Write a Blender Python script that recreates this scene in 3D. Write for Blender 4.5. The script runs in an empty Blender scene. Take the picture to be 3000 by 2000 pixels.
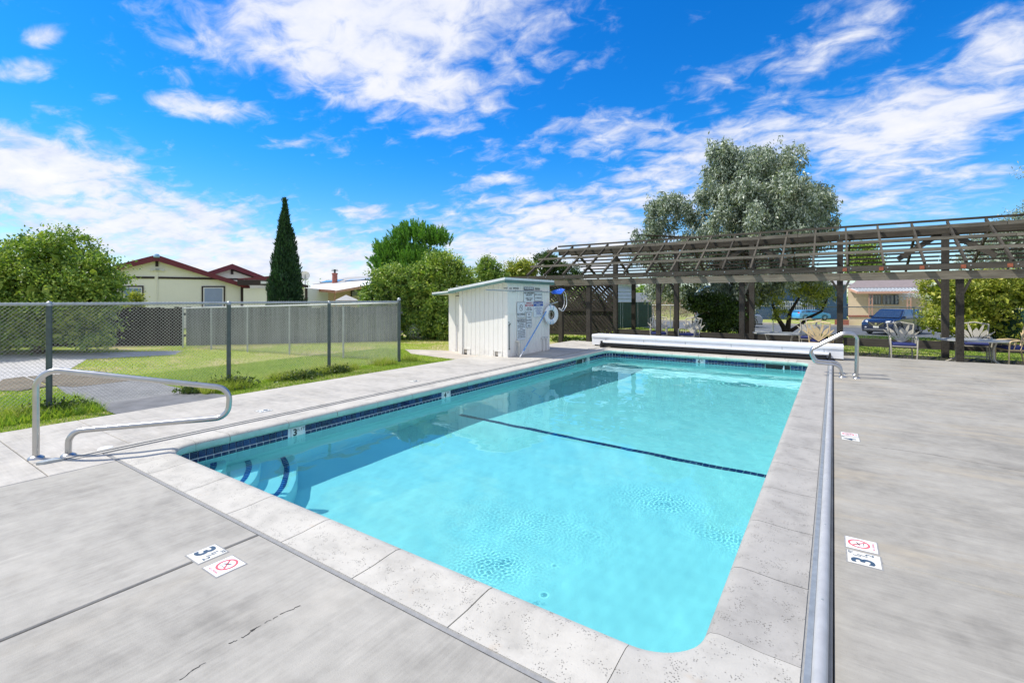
import bpy, bmesh, math, random
import numpy as np
from mathutils import Vector, Matrix, noise
rnd = random.Random(7)
rng = np.random.default_rng(11)
sc = bpy.context.scene
COL = sc.collection
R = math.radians

# ------------------------------------------------------------------ camera, world, sun
CAM_H = 1.5; YAW = R(34.0); FPX = 1095.0; CXP = 1176.0; HYP = 685.0
cam = bpy.data.objects.new('camera', bpy.data.cameras.new('camera')); COL.objects.link(cam)
cam.location = (0, 0, CAM_H); cam.rotation_euler = (R(90), 0, YAW)
cam.data.sensor_width = 36; cam.data.lens = 36 * FPX / 2352; cam.data.shift_y = -99 / 2352
cam.data.clip_start = 0.05; cam.data.clip_end = 1500
sc.camera = cam
sc.view_settings.view_transform = 'Standard'; sc.view_settings.look = 'None'
sc.view_settings.gamma = 1; sc.view_settings.use_curve_mapping = False
sc.view_settings.exposure = 0.80
sc.cycles.max_bounces = 10; sc.cycles.transparent_max_bounces = 24
sc.cycles.sample_clamp_indirect = 8

SUN_EL = R(54); SUN_AZ = R(27)
SUN_DIR = Vector((-math.cos(SUN_EL) * math.cos(SUN_AZ), -math.cos(SUN_EL) * math.sin(SUN_AZ), math.sin(SUN_EL)))
world = bpy.data.worlds.new('World'); sc.world = world; world.use_nodes = True
wn = world.node_tree; wn.nodes.clear()

class NT:
    """small node-tree writer"""
    def __init__(s, nt): s.nt = nt
    def n(s, typ, **kw):
        nd = s.nt.nodes.new(typ)
        for k, v in kw.items(): setattr(nd, k, v)
        return nd
    def put(s, sock, v):
        if hasattr(v, 'is_output') or isinstance(v, bpy.types.NodeSocket): s.nt.links.new(v, sock)
        elif isinstance(v, (tuple, list)) and len(v) == 3 and sock.type == 'RGBA': sock.default_value = (*v, 1)
        else: sock.default_value = v
    def math(s, op, a, b=0.0, c=None, clamp=False):
        nd = s.n('ShaderNodeMath', operation=op, use_clamp=clamp)
        s.put(nd.inputs[0], a); s.put(nd.inputs[1], b)
        if c is not None: s.put(nd.inputs[2], c)
        return nd.outputs[0]
    def vmath(s, op, a, b=(0, 0, 0)):
        nd = s.n('ShaderNodeVectorMath', operation=op); s.put(nd.inputs[0], a); s.put(nd.inputs[1], b)
        return nd
    def noise(s, vec, scale, detail=4, rough=0.55, dist=0.0):
        nd = s.n('ShaderNodeTexNoise'); nd.noise_dimensions = '3D'
        if vec is not None: s.put(nd.inputs['Vector'], vec)
        nd.inputs['Scale'].default_value = scale; nd.inputs['Detail'].default_value = detail
        nd.inputs['Roughness'].default_value = rough; nd.inputs['Distortion'].default_value = dist
        return nd.outputs[0]
    def ramp(s, fac, stops, interp='LINEAR'):
        nd = s.n('ShaderNodeValToRGB'); nd.color_ramp.interpolation = interp
        el = nd.color_ramp.elements
        while len(el) < len(stops): el.new(0.5)
        for e, (p, c) in zip(el, stops):
            e.position = p; e.color = (*c, 1) if isinstance(c, (tuple, list)) else (c, c, c, 1)
        s.put(nd.inputs[0], fac)
        return nd.outputs[0]
    def mix(s, fac, a, b, mode='MIX'):
        nd = s.n('ShaderNodeMix', data_type='RGBA', blend_type=mode)
        s.put(nd.inputs[0], fac); s.put(nd.inputs[6], a); s.put(nd.inputs[7], b)
        return nd.outputs[2]
    def mapping(s, vec, scale=(1, 1, 1), rot=(0, 0, 0), loc=(0, 0, 0)):
        nd = s.n('ShaderNodeMapping'); s.put(nd.inputs[0], vec)
        nd.inputs['Scale'].default_value = scale; nd.inputs['Rotation'].default_value = rot; nd.inputs['Location'].default_value = loc
        return nd.outputs[0]
    def smooth(s, v, a, b, lo=0.0, hi=1.0):
        nd = s.n('ShaderNodeMapRange', interpolation_type='SMOOTHSTEP')
        s.put(nd.inputs[0], v)
        for i, q in enumerate((a, b, lo, hi)): nd.inputs[i + 1].default_value = q
        return nd.outputs[0]

W = NT(wn)
sky = W.n('ShaderNodeTexSky'); sky.sky_type = 'NISHITA'; sky.sun_disc = False
sky.sun_elevation = SUN_EL; sky.sun_rotation = math.atan2(SUN_DIR.x, SUN_DIR.y)
sky.air_density = 1.0; sky.dust_density = 0.3; sky.ozone_density = 3.0; sky.altitude = 200
hs = W.n('ShaderNodeHueSaturation'); hs.inputs['Saturation'].default_value = 1.38; hs.inputs['Value'].default_value = 1.02
hs.inputs['Hue'].default_value = 0.503
wn.links.new(sky.outputs[0], hs.inputs['Color'])
skyblue = W.mix(1.0, hs.outputs[0], (0.24, 0.93, 1.18), 'MULTIPLY')
tc = W.n('ShaderNodeTexCoord').outputs['Generated']
# cloud masses at fixed compass directions: u, w measure the direction on a plane facing the view heading
vdir = (-math.sin(YAW), math.cos(YAW), 0); rdir = (math.cos(YAW), math.sin(YAW), 0)
dv = W.math('MAXIMUM', W.vmath('DOT_PRODUCT', tc, vdir).outputs['Value'], 0.08)
du = W.vmath('DOT_PRODUCT', tc, rdir).outputs['Value']
sep = W.n('ShaderNodeSeparateXYZ'); wn.links.new(tc, sep.inputs[0]); dz = sep.outputs[2]
U = W.math('DIVIDE', du, dv); V_ = W.math('DIVIDE', dz, dv)
cmb = W.n('ShaderNodeCombineXYZ'); wn.links.new(U, cmb.inputs[0]); wn.links.new(V_, cmb.inputs[1])
UV = cmb.outputs[0]
wob = W.noise(UV, 3.0, 3, 0.6)
blobs = [(830, 40, 460, 190, 0, 1.0), (960, 190, 210, 120, 28, .9), (560, 110, 210, 60, 5, .75), (480, 250, 150, 38, 8, .8),
         (40, 400, 300, 130, 0, 1.0), (330, 520, 430, 110, 8, 1.0), (640, 600, 420, 90, 4, 1.0), (30, 160, 110, 34, 0, .7),
         (90, 85, 60, 30, 0, .6), (1150, 410, 70, 20, 0, .7), (830, 490, 80, 26, 0, .7), (1400, 320, 230, 70, -8, .62),
         (1760, 310, 330, 100, -10, .72), (2110, 290, 330, 120, -14, .95), (2310, 90, 170, 110, -20, .85),
         (1270, 560, 330, 130, 0, .95), (1560, 430, 330, 90, -6, .66), (1850, 140, 130, 60, -30, .62), (1150, 140, 50, 42, -30, .72),
         (2050, 440, 260, 70, -6, .6), (250, 225, 50, 20, 0, .55), (1650, 180, 200, 60, -20, .3), (2180, 420, 220, 60, -6, .55), (1980, 60, 160, 70, -25, .5), (1200, 470, 230, 40, -4, .6), (700, 330, 120, 30, 10, .35)]
acc = None
for (px, py, rx, ry, rot, amp) in blobs:
    mp = W.n('ShaderNodeMapping'); mp.vector_type = 'TEXTURE'
    wn.links.new(UV, mp.inputs[0])
    mp.inputs['Location'].default_value = ((px - CXP) / FPX, (HYP - py) / FPX, 0)
    mp.inputs['Rotation'].default_value = (0, 0, -R(rot)); mp.inputs['Scale'].default_value = (rx / FPX, ry / FPX, 1)
    ln = W.vmath('LENGTH', mp.outputs[0]).outputs['Value']
    g = W.smooth(ln, 1.5, 0.15, 0.0, amp)
    acc = g if acc is None else W.math('MAXIMUM', acc, g)
# fine structure on a horizontal cloud sheet so that it flattens towards the horizon
dzp = W.math('ADD', W.math('MAXIMUM', dz, 0.0), 0.24)
sh = W.n('ShaderNodeCombineXYZ')
sx = W.n('ShaderNodeSeparateXYZ'); wn.links.new(tc, sx.inputs[0])
wn.links.new(W.math('DIVIDE', sx.outputs[0], dzp), sh.inputs[0]); wn.links.new(W.math('DIVIDE', sx.outputs[1], dzp), sh.inputs[1])
sheet = W.mapping(sh.outputs[0], scale=(1.25, 1.6, 1.0), rot=(0, 0, R(-20)))
n1 = W.noise(sheet, 1.9, 9, 0.58, 0.35)
n2 = W.noise(sheet, 7.5, 8, 0.60, 0.5)
nn = W.math('ADD', W.math('MULTIPLY', n1, 0.5), W.math('MULTIPLY', n2, 0.5))
front = W.smooth(W.vmath('DOT_PRODUCT', tc, vdir).outputs['Value'], 0.1, 0.3)
base = W.math('ADD', W.math('MULTIPLY', acc, front), W.math('MULTIPLY', W.math('SUBTRACT', 1.0, front), 0.75))  # behind the camera: heavier unseen cloud, added as fill light
dens = W.math('ADD', W.math('MULTIPLY_ADD', base, 0.70, 0.045), W.math('MULTIPLY', W.math('SUBTRACT', nn, 0.5), 2.5))
cov = W.smooth(dens, 0.14, 0.78, 0.0, 0.96)
cshade = W.math('ADD', W.math('MULTIPLY', W.noise(sheet, 3.4, 6, 0.6), 0.6), W.math('MULTIPLY', dens, 0.34))
ccol = W.ramp(cshade, [(0.34, (0.58, 0.66, 0.90)), (0.54, (0.84, 0.87, 0.97)), (0.74, (1.0, 0.985, 0.985))])
cl = W.vmath('SCALE', ccol); cl.inputs['Scale'].default_value = 6.0
skyblue = W.mix(W.smooth(dz, 0.34, 0.02), skyblue, W.mix(1.0, hs.outputs[0], (0.85, 0.90, 0.98), 'MULTIPLY'))
skc = W.mix(cov, skyblue, cl.outputs[0])
bg = W.n('ShaderNodeBackground'); wn.links.new(skc, bg.inputs[0]); bg.inputs[1].default_value = 0.1
wo = W.n('ShaderNodeOutputWorld'); wn.links.new(bg.outputs[0], wo.inputs[0])

sl = bpy.data.lights.new('sun', 'SUN'); sl.energy = 3.1; sl.angle = R(0.5); sl.color = (1.0, 0.945, 0.85)
sun = bpy.data.objects.new('sun', sl); COL.objects.link(sun)
sun.rotation_euler = SUN_DIR.to_track_quat('Z', 'Y').to_euler(); sun.location = (-20, -5, 30)
sl.cycles.is_caustics_light = True

# ------------------------------------------------------------------ survey helpers: bearing and range -> world point
VV = np.array([-math.sin(YAW), math.cos(YAW)]); RR = np.array([math.cos(YAW), math.sin(YAW)])
def ray(px): return VV + (px - CXP) / FPX * RR
def G(px, py, z=0.0):
    t = (CAM_H - z) * FPX / (py - HYP); q = ray(px) * t
    return (float(q[0]), float(q[1]))
def AT(px, t):
    q = ray(px) * t; return (float(q[0]), float(q[1]))
def ZH(py, t): return CAM_H - (py - HYP) * t / FPX
def PL(px, py, p0, d):
    """point on the upright plane through p0 along d"""
    n = np.array([-d[1], d[0]]); r_ = ray(px); t = (np.array(p0) @ n) / (r_ @ n)
    return (float(r_[0] * t), float(r_[1] * t), ZH(py, t))

# ------------------------------------------------------------------ object helpers
def tag(o, label=None, cat=None, group=None, kind=None):
    if label: o['label'] = label
    if cat: o['category'] = cat
    if group: o['group'] = group
    if kind: o['kind'] = kind
    return o
def empty(name, loc=(0, 0, 0), rz=0, label=None, cat=None, group=None):
    o = bpy.data.objects.new(name, None); COL.objects.link(o); o.location = loc; o.rotation_euler = (0, 0, rz)
    o.empty_display_size = 0.2
    return tag(o, label, cat, group)
def copy_tree(o, parent=None):
    c = o.copy(); COL.objects.link(c)
    if parent: c.parent = parent
    for ch in list(o.children): copy_tree(ch, c)
    return c
def link(name, me, parent=None, loc=None, rz=None):
    o = bpy.data.objects.new(name, me); COL.objects.link(o)
    if parent: o.parent = parent
    if loc is not None: o.location = loc
    if rz is not None: o.rotation_euler = (0, 0, rz)
    return o

class MB:
    def __init__(s): s.v = []; s.f = []; s.mi = []; s.cur = 0
    def add(s, vs, fs):
        b = len(s.v); s.v += [tuple(x) for x in vs]
        for f in fs: s.f.append(tuple(b + i for i in f)); s.mi.append(s.cur)
        return s
    def box(s, a, b):
        x0, y0, z0 = a; x1, y1, z1 = b
        return s.add([(x0, y0, z0), (x1, y0, z0), (x1, y1, z0), (x0, y1, z0), (x0, y0, z1), (x1, y0, z1), (x1, y1, z1), (x0, y1, z1)],
                     [(0, 3, 2, 1), (4, 5, 6, 7), (0, 1, 5, 4), (1, 2, 6, 5), (2, 3, 7, 6), (3, 0, 4, 7)])
    def beam(s, p, q, w, h, up=(0, 0, 1), sag=0):
        """bar from p to q, w across, h along up"""
        p = Vector(p); q = Vector(q); d = (q - p).normalized(); up = Vector(up)
        sd = d.cross(up)
        if sd.length < 1e-4: sd = d.cross(Vector((1, 0, 0)))
        sd.normalize(); u = sd.cross(d).normalized()
        vs = []
        for e in (p, q):
            for a, b in ((-1, -1), (1, -1), (1, 1), (-1, 1)): vs.append(e + sd * (a * w / 2) + u * (b * h / 2))
        return s.add(vs, [(0, 1, 2, 3), (7, 6, 5, 4), (0, 4, 5, 1), (1, 5, 6, 2), (2, 6, 7, 3), (3, 7, 4, 0)])
    def tube(s, pts, r, seg=10, cap=True):
        pts = [Vector(p) for p in pts]; rs = r if isinstance(r, (list, tuple)) else [r] * len(pts)
        b = len(s.v); prev = None; rings = []
        for i, p in enumerate(pts):
            d = (pts[min(i + 1, len(pts) - 1)] - pts[max(i - 1, 0)]).normalized()
            if prev is None:
                a = d.cross(Vector((0, 0, 1)))
                if a.length < 1e-3: a = d.cross(Vector((1, 0, 0)))
            else:
                a = prev - d * prev.dot(d)
            a.normalize(); prev = a; c = d.cross(a)
            rings.append([p + (a * math.cos(2 * math.pi * k / seg) + c * math.sin(2 * math.pi * k / seg)) * rs[i] for k in range(seg)])
        vs = [x for rg in rings for x in rg]; fs = []
        for i in range(len(pts) - 1):
            for k in range(seg):
                k2 = (k + 1) % seg; fs.append((i * seg + k, i * seg + k2, (i + 1) * seg + k2, (i + 1) * seg + k))
        if cap: fs.append(tuple(range(seg))[::-1]); fs.append(tuple((len(pts) - 1) * seg + k for k in range(seg)))
        return s.add(vs, fs)
    def prism(s, poly, z0, z1):
        n = len(poly)
        return s.add([(x, y, z0) for x, y in poly] + [(x, y, z1) for x, y in poly],
                     [tuple(range(n))[::-1], tuple(range(n, 2 * n))] + [(i, (i + 1) % n, n + (i + 1) % n, n + i) for i in range(n)])
    def slab(s, quad, off):
        """plate: polygon of 3D points pushed by off"""
        off = Vector(off); n = len(quad); q = [Vector(p) for p in quad]
        return s.add(q + [p + off for p in q], [tuple(range(n)), tuple(range(n, 2 * n))[::-1]] + [(i, n + i, n + (i + 1) % n, (i + 1) % n) for i in range(n)])
    def lathe(s, prof, seg=24, o=(0, 0, 0), ax='z'):
        vs = []
        for r_, h in prof:
            for k in range(seg):
                a = 2 * math.pi * k / seg; x, y = r_ * math.cos(a), r_ * math.sin(a)
                p = (x, y, h) if ax == 'z' else (h, x, y) if ax == 'x' else (x, h, y)
                vs.append((p[0] + o[0], p[1] + o[1], p[2] + o[2]))
        fs = []
        for i in range(len(prof) - 1):
            for k in range(seg):
                k2 = (k + 1) % seg; fs.append((i * seg + k, i * seg + k2, (i + 1) * seg + k2, (i + 1) * seg + k))
        return s.add(vs, fs)
    def mesh(s, name, mats, smooth=False, fix=True, bevel=0):
        me = bpy.data.meshes.new(name); me.from_pydata([tuple(v) for v in s.v], [], s.f)
        for m in (mats if isinstance(mats, (list, tuple)) else [mats]): me.materials.append(m)
        if any(s.mi): me.polygons.foreach_set('material_index', s.mi)
        if fix or bevel:
            bm = bmesh.new(); bm.from_mesh(me)
            if bevel:
                bmesh.ops.bevel(bm, geom=[e for e in bm.edges], offset=bevel, segments=2, affect='EDGES', profile=0.6)
            bmesh.ops.recalc_face_normals(bm, faces=bm.faces); bm.to_mesh(me); bm.free()
        if smooth:
            me.polygons.foreach_set('use_smooth', [True] * len(me.polygons))
            try: me.set_sharp_from_angle(angle=R(40))
            except Exception: pass
        me.update(); return me
    def build(s, name, mats, parent=None, smooth=False, loc=None, rz=None, bevel=0, **kw):
        return link(name, s.mesh(name, mats, smooth, bevel=bevel), parent, loc, rz)

def fillet(pts, rad, n=7):
    P = [Vector(p) for p in pts]; out = [P[0]]
    rads = rad if isinstance(rad, (list, tuple)) else [rad] * (len(P) - 2)
    for i in range(1, len(P) - 1):
        a = (P[i - 1] - P[i]); b = (P[i + 1] - P[i]); la, lb = a.length, b.length; a.normalize(); b.normalize()
        ang = a.angle(b); d = min(rads[i - 1] / math.tan(ang / 2), la * .49, lb * .49); r_ = d * math.tan(ang / 2)
        c = P[i] + (a + b).normalized() * (r_ / math.sin(ang / 2))
        s0 = P[i] + a * d - c; s1 = P[i] + b * d - c
        tot = s0.angle(s1)
        for k in range(n + 1):
            f = k / n; v = (s0 * math.sin((1 - f) * tot) + s1 * math.sin(f * tot)) / math.sin(tot)
            out.append(c + v)
    out.append(P[-1]); return out

# ------------------------------------------------------------------ materials
def newmat(name):
    m = bpy.data.materials.new(name); m.use_nodes = True
    nt = m.node_tree; b = nt.nodes['Principled BSDF']; return m, NT(nt), b
def mat_plain(name, c, rough=0.5, metal=0.0, var=0.12, scale=6.0, bump=0.0, bscale=60, spec=0.5, coat=0.0):
    m, N, b = newmat(name); co = N.n('ShaderNodeTexCoord').outputs['Object']
    nz = N.noise(co, scale, 5, 0.6)
    lo = tuple(x * (1 - var) for x in c); hi = tuple(min(1, x * (1 + var)) for x in c)
    N.put(b.inputs['Base Color'], N.ramp(nz, [(0.3, lo), (0.7, hi)]))
    b.inputs['Roughness'].default_value = rough; b.inputs['Metallic'].default_value = metal
    b.inputs['Specular IOR Level'].default_value = spec; b.inputs['Coat Weight'].default_value = coat
    if bump:
        bp = N.n('ShaderNodeBump'); bp.inputs['Strength'].default_value = bump; bp.inputs['Distance'].default_value = 0.01
        N.put(bp.inputs['Height'], N.noise(co, bscale, 4, 0.6)); N.put(b.inputs['Normal'], bp.outputs[0])
    return m
def mat_concrete(name, c, brush='x', stains=0.5, warm=(0.42, 0.355, 0.255)):
    """broom-finished concrete; brush = direction of the strokes"""
    m, N, b = newmat(name); co = N.n('ShaderNodeNewGeometry').outputs['Position']
    st = (2.2, 45, 20) if brush == 'x' else (45, 2.2, 20)
    streak = N.noise(N.mapping(co, st), 1.0, 5, 0.65)
    wide = N.noise(N.mapping(co, (0.9, 4.5, 1) if brush == 'x' else (4.5, 0.9, 1)), 0.9, 4, 0.6)
    blot = N.noise(co, 1.1, 6, 0.62, 0.3); fine = N.noise(co, 140, 3, 0.7); mid = N.noise(co, 9, 5, 0.6)
    k = N.math('ADD', N.math('MULTIPLY', streak, 0.17), N.math('MULTIPLY', wide, 0.19))
    k = N.math('ADD', k, N.math('MULTIPLY', blot, 0.40)); k = N.math('ADD', k, N.math('MULTIPLY', mid, 0.24))
    dk = tuple(x * 0.70 for x in c); lt = tuple(min(1, x * 1.24) for x in c)
    col = N.ramp(k, [(0.38, dk), (0.50, c), (0.62, lt)])
    pit = N.smooth(fine, 0.30, 0.40, 0.72, 1.0)
    pc = N.n('ShaderNodeCombineXYZ')
    for i in range(3): N.put(pc.inputs[i], pit)
    col = N.mix(0.8, col, pc.outputs[0], 'MULTIPLY')
    ws = N.smooth(N.noise(N.mapping(co, (0.7, 2.4, 1) if brush == 'x' else (2.4, .7, 1), loc=(3, 7, 0)), 1.1, 6, 0.65), 0.50, 0.72, 0.0, stains)
    col = N.mix(ws, col, warm)
    pale = N.smooth(N.noise(N.mapping(co, (0.8, 5.5, 1) if brush == 'x' else (5.5, .8, 1), loc=(9, 2, 0)), 1.3, 6, 0.7), 0.58, 0.78, 0.0, 0.55)
    col = N.mix(pale, col, tuple(min(1, x * 1.5) for x in c))
    N.put(b.inputs['Base Color'], col); b.inputs['Roughness'].default_value = 0.8; b.inputs['Specular IOR Level'].default_value = 0.3
    bp = N.n('ShaderNodeBump'); bp.inputs['Strength'].default_value = 0.55; bp.inputs['Distance'].default_value = 0.004
    N.put(bp.inputs['Height'], N.math('ADD', N.math('MULTIPLY', streak, 1.0), N.math('MULTIPLY', fine, 0.6)))
    N.put(b.inputs['Normal'], bp.outputs[0]); return m
def mat_coping(name, c):
    m, N, b = newmat(name); co = N.n('ShaderNodeNewGeometry').outputs['Position']
    blot = N.noise(co, 3.0, 6, 0.65, 0.4)
    dk = tuple(x * 0.84 for x in c); lt = tuple(min(1, x * 1.08) for x in c)
    col = N.ramp(blot, [(0.34, dk), (0.5, c), (0.64, lt)])
    vor = N.n('ShaderNodeTexVoronoi'); vor.feature = 'F1'; vor.inputs['Scale'].default_value = 95; vor.inputs['Randomness'].default_value = 1
    N.put(vor.inputs['Vector'], N.mapping(co, (1, 1, 1)))
    sel = N.smooth(N.noise(co, 14, 5, 0.7), 0.50, 0.60)
    pit = N.math('MULTIPLY', N.smooth(vor.outputs['Distance'], 0.38, 0.20), sel)
    col = N.mix(N.math('MULTIPLY', pit, 0.75), col, (0.13, 0.12, 0.10))
    rust = N.smooth(N.noise(N.mapping(co, (1.3, 1.3, 1), loc=(5, 1, 0)), 2.1, 5, 0.65), 0.63, 0.76, 0.0, 0.40)
    col = N.mix(rust, col, (0.42, 0.30, 0.18))
    grime = N.smooth(N.noise(N.mapping(co, (1, 1, 1), loc=(1, 4, 0)), 5.5, 6, 0.7), 0.50, 0.74, 0.0, 0.30)
    col = N.mix(grime, col, tuple(x * .55 for x in c))
    N.put(b.inputs['Base Color'], col); b.inputs['Roughness'].default_value = 0.75; b.inputs['Specular IOR Level'].default_value = 0.3
    bp = N.n('ShaderNodeBump'); bp.inputs['Strength'].default_value = 0.6; bp.inputs['Distance'].default_value = 0.004
    N.put(bp.inputs['Height'], N.math('SUBTRACT', N.math('MULTIPLY', N.noise(co, 120, 3, 0.6), 0.5), pit)); N.put(b.inputs['Normal'], bp.outputs[0]); return m
def mat_wood(name, c, axis='x', gray=0.5):
    """weathered timber, grain along the local axis"""
    m, N, b = newmat(name); co = N.n('ShaderNodeTexCoord').outputs['Object']
    sc_ = {'x': (1.2, 26, 26), 'y': (26, 1.2, 26), 'z': (26, 26, 1.2)}[axis]
    g = N.noise(N.mapping(co, sc_), 1.0, 6, 0.7, 0.6); bl = N.noise(co, 1.6, 5, 0.6)
    inf = N.n('ShaderNodeObjectInfo').outputs['Random']
    k = N.math('ADD', N.math('MULTIPLY', g, 0.62), N.math('MULTIPLY', bl, 0.30)); k = N.math('ADD', k, N.math('MULTIPLY', inf, 0.16))
    col = N.ramp(k, [(0.34, tuple(x * 0.36 for x in c)), (0.50, c), (0.68, tuple(min(1, x * 1.75) for x in c))])
    N.put(b.inputs['Base Color'], col); b.inputs['Roughness'].default_value = 0.85; b.inputs['Specular IOR Level'].default_value = 0.2
    bp = N.n('ShaderNodeBump'); bp.inputs['Strength'].default_value = 0.8; bp.inputs['Distance'].default_value = 0.006
    N.put(bp.inputs['Height'], g); N.put(b.inputs['Normal'], bp.outputs[0]); return m
def mat_paint_wood(name, c, dirt=0.25):
    m, N, b = newmat(name); co = N.n('ShaderNodeNewGeometry').outputs['Position']
    g = N.noise(N.mapping(co, (30, 30, 1.5)), 1.0, 5, 0.65); bl = N.noise(co, 2.5, 6, 0.65)
    col = N.ramp(N.math('ADD', N.math('MULTIPLY', g, .5), N.math('MULTIPLY', bl, .5)), [(0.34, tuple(x * 0.96 for x in c)), (0.6, c)])
    sp = N.n('ShaderNodeSeparateXYZ'); N.put(sp.inputs[0], co)
    low = N.math('MULTIPLY', N.smooth(sp.outputs[2], 0.35, -0.05, 0.0, 1.0), N.smooth(N.noise(co, 7, 5, 0.7), 0.42, 0.66, 0.0, dirt * 2))
    col = N.mix(low, col, (0.24, 0.19, 0.13))
    N.put(b.inputs['Base Color'], col); b.inputs['Roughness'].default_value = 0.65
    bp = N.n('ShaderNodeBump'); bp.inputs['Strength'].default_value = 0.4; bp.inputs['Distance'].default_value = 0.004
    N.put(bp.inputs['Height'], N.math('ADD', g, N.noise(co, 26, 4, .6))); N.put(b.inputs['Normal'], bp.outputs[0]); return m
def mat_leaf(name, cols, trans=0.35, rough=0.5, hue_noise=0.7):
    """leaves: colour varies leaf by leaf and branch by branch"""
    m = bpy.data.materials.new(name); m.use_nodes = True; nt = m.node_tree; nt.nodes.clear(); N = NT(nt)
    geo = N.n('ShaderNodeNewGeometry'); isl = geo.outputs['Random Per Island']
    big = N.noise(geo.outputs['Position'], 0.9, 4, 0.6)
    k = N.math('ADD', N.math('MULTIPLY', isl, 0.55), N.math('MULTIPLY', big, 0.45))
    stops = [(0.18 + 0.62 * i / (len(cols) - 1), c) for i, c in enumerate(cols)]
    col = N.ramp(k, stops)
    d = N.n('ShaderNodeBsdfPrincipled'); N.put(d.inputs['Base Color'], col); d.inputs['Roughness'].default_value = rough; d.inputs['Specular IOR Level'].default_value = 0.4
    t = N.n('ShaderNodeBsdfTranslucent'); tcx = N.mix(1.0, col, (1.25, 1.35, 0.55), 'MULTIPLY'); N.put(t.inputs[0], tcx)
    mx = N.n('ShaderNodeMixShader'); mx.inputs[0].default_value = trans
    nt.links.new(d.outputs[0], mx.inputs[1]); nt.links.new(t.outputs[0], mx.inputs[2])
    o = N.n('ShaderNodeOutputMaterial'); nt.links.new(mx.outputs[0], o.inputs[0]); return m

M = {}
M['deck_x'] = mat_concrete('deck_concrete_cross', (0.315, 0.298, 0.260), 'x', 0.55)
M['deck_y'] = mat_concrete('deck_concrete_long', (0.358, 0.340, 0.300), 'y', 0.10)
M['deck_l'] = mat_concrete('deck_concrete_pale', (0.450, 0.425, 0.380), 'x', 0.12)
M['gap'] = mat_plain('joint_dark', (0.035, 0.032, 0.028), 0.95)
M['mortar'] = mat_plain('mortar_grey', (0.27, 0.27, 0.265), 0.9, scale=30, bump=.3)
M['coping'] = mat_coping('coping_stone', (0.50, 0.475, 0.42))
M['coping_m'] = mat_coping('coping_stone_mid', (0.45, 0.43, 0.385))
M['coping_r'] = mat_coping('coping_stone_grey', (0.37, 0.352, 0.32))
M['lip'] = mat_plain('lip_water_tint', (0.38, 0.60, 0.52), 0.6, scale=9, bump=0.3)  # mint put in as the reflection of the pool water
M['plaster'] = mat_plain('pool_plaster', (0.58, 0.76, 0.78), 0.55, var=0.05, scale=1.2)
M['grout'] = mat_plain('tile_grout', (0.74, 0.80, 0.84), 0.7)
def mat_tile():
    m, N, b = newmat('navy_tile'); inf = N.n('ShaderNodeObjectInfo').outputs['Random']
    co = N.n('ShaderNodeNewGeometry').outputs['Position']
    k = N.math('ADD', N.math('MULTIPLY', inf, .6), N.math('MULTIPLY', N.noise(co, 30, 3, .6), .4))
    N.put(b.inputs['Base Color'], N.ramp(k, [(0.2, (0.008, 0.012, 0.060)), (0.5, (0.012, 0.024, 0.11)), (0.8, (0.02, 0.05, 0.18))]))
    b.inputs['Roughness'].default_value = 0.12; return m
M['tile'] = mat_tile()
M['tile_b'] = mat_plain('step_tile_blue', (0.035, 0.075, 0.27), 0.2, var=.3, scale=30)
M['white'] = mat_plain('white_vinyl', (0.80, 0.81, 0.83), 0.35, var=0.03)
M['black'] = mat_plain('black_plastic', (0.02, 0.02, 0.022), 0.5)
M['steel'] = mat_plain('brushed_steel', (0.50, 0.495, 0.48), 0.30, 1.0, var=0.08, scale=14)
M['alu'] = mat_plain('ribbed_aluminium', (0.50, 0.50, 0.49), 0.55, 0.35, var=0.10, scale=9)
M['galv'] = mat_plain('galvanised_steel', (0.42, 0.45, 0.45), 0.5, 0.6, var=0.15, scale=20)
M['galv_post'] = mat_plain('galvanised_post', (0.095, 0.125, 0.118), 0.6, 0.35, var=0.2, scale=12)
M['wire'] = mat_plain('galvanised_wire', (0.40, 0.43, 0.41), 0.5, 0.35, var=0.1)
M['wood_x'] = mat_wood('weathered_wood_x', (0.062, 0.055, 0.044), 'x')
M['wood_y'] = mat_wood('weathered_wood_y', (0.070, 0.062, 0.048), 'y')
M['wood_z'] = mat_wood('weathered_wood_z', (0.046, 0.041, 0.034), 'z')
M['wood_pale'] = mat_wood('weathered_wood_pale', (0.145, 0.130, 0.104), 'x')
M['wood_lat'] = mat_wood('lattice_wood', (0.040, 0.034, 0.028), 'x')
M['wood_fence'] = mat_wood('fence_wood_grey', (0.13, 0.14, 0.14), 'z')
M['wood_fence_shade'] = mat_wood('fence_wood_shade', (0.030, 0.026, 0.022), 'z')  # same boards, with the tree's shade put into a darker colour
M['rust'] = mat_plain('rust_painted_end', (0.30, 0.09, 0.045), 0.8, scale=20, var=.3)
M['shed'] = mat_paint_wood('shed_paint', (0.86, 0.835, 0.775), 0.12)
M['shed_in'] = mat_plain('shed_groove', (0.55, 0.53, 0.49), 0.8)
M['green_trim'] = mat_plain('green_fascia', (0.10, 0.19, 0.165), 0.6, var=.15)
M['roof_white'] = mat_plain('white_roll_roof', (0.74, 0.76, 0.77), 0.6, var=.08, scale=12)
M['cream'] = mat_paint_wood('cream_siding', (0.86, 0.84, 0.72), 0.0)
M['tan'] = mat_paint_wood('tan_siding', (0.74, 0.60, 0.42), 0.0)
M['maroon'] = mat_plain('maroon_fascia', (0.15, 0.018, 0.028), 0.5, var=.2)
M['dkbrown'] = mat_plain('dark_brown_trim', (0.03, 0.017, 0.014), 0.6)
M['pinkish'] = mat_plain('salmon_trim', (0.58, 0.33, 0.22), 0.6)
M['roofbrown'] = mat_plain('brown_shingle', (0.23, 0.19, 0.185), 0.9, scale=5, bump=.6, bscale=30)
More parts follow.
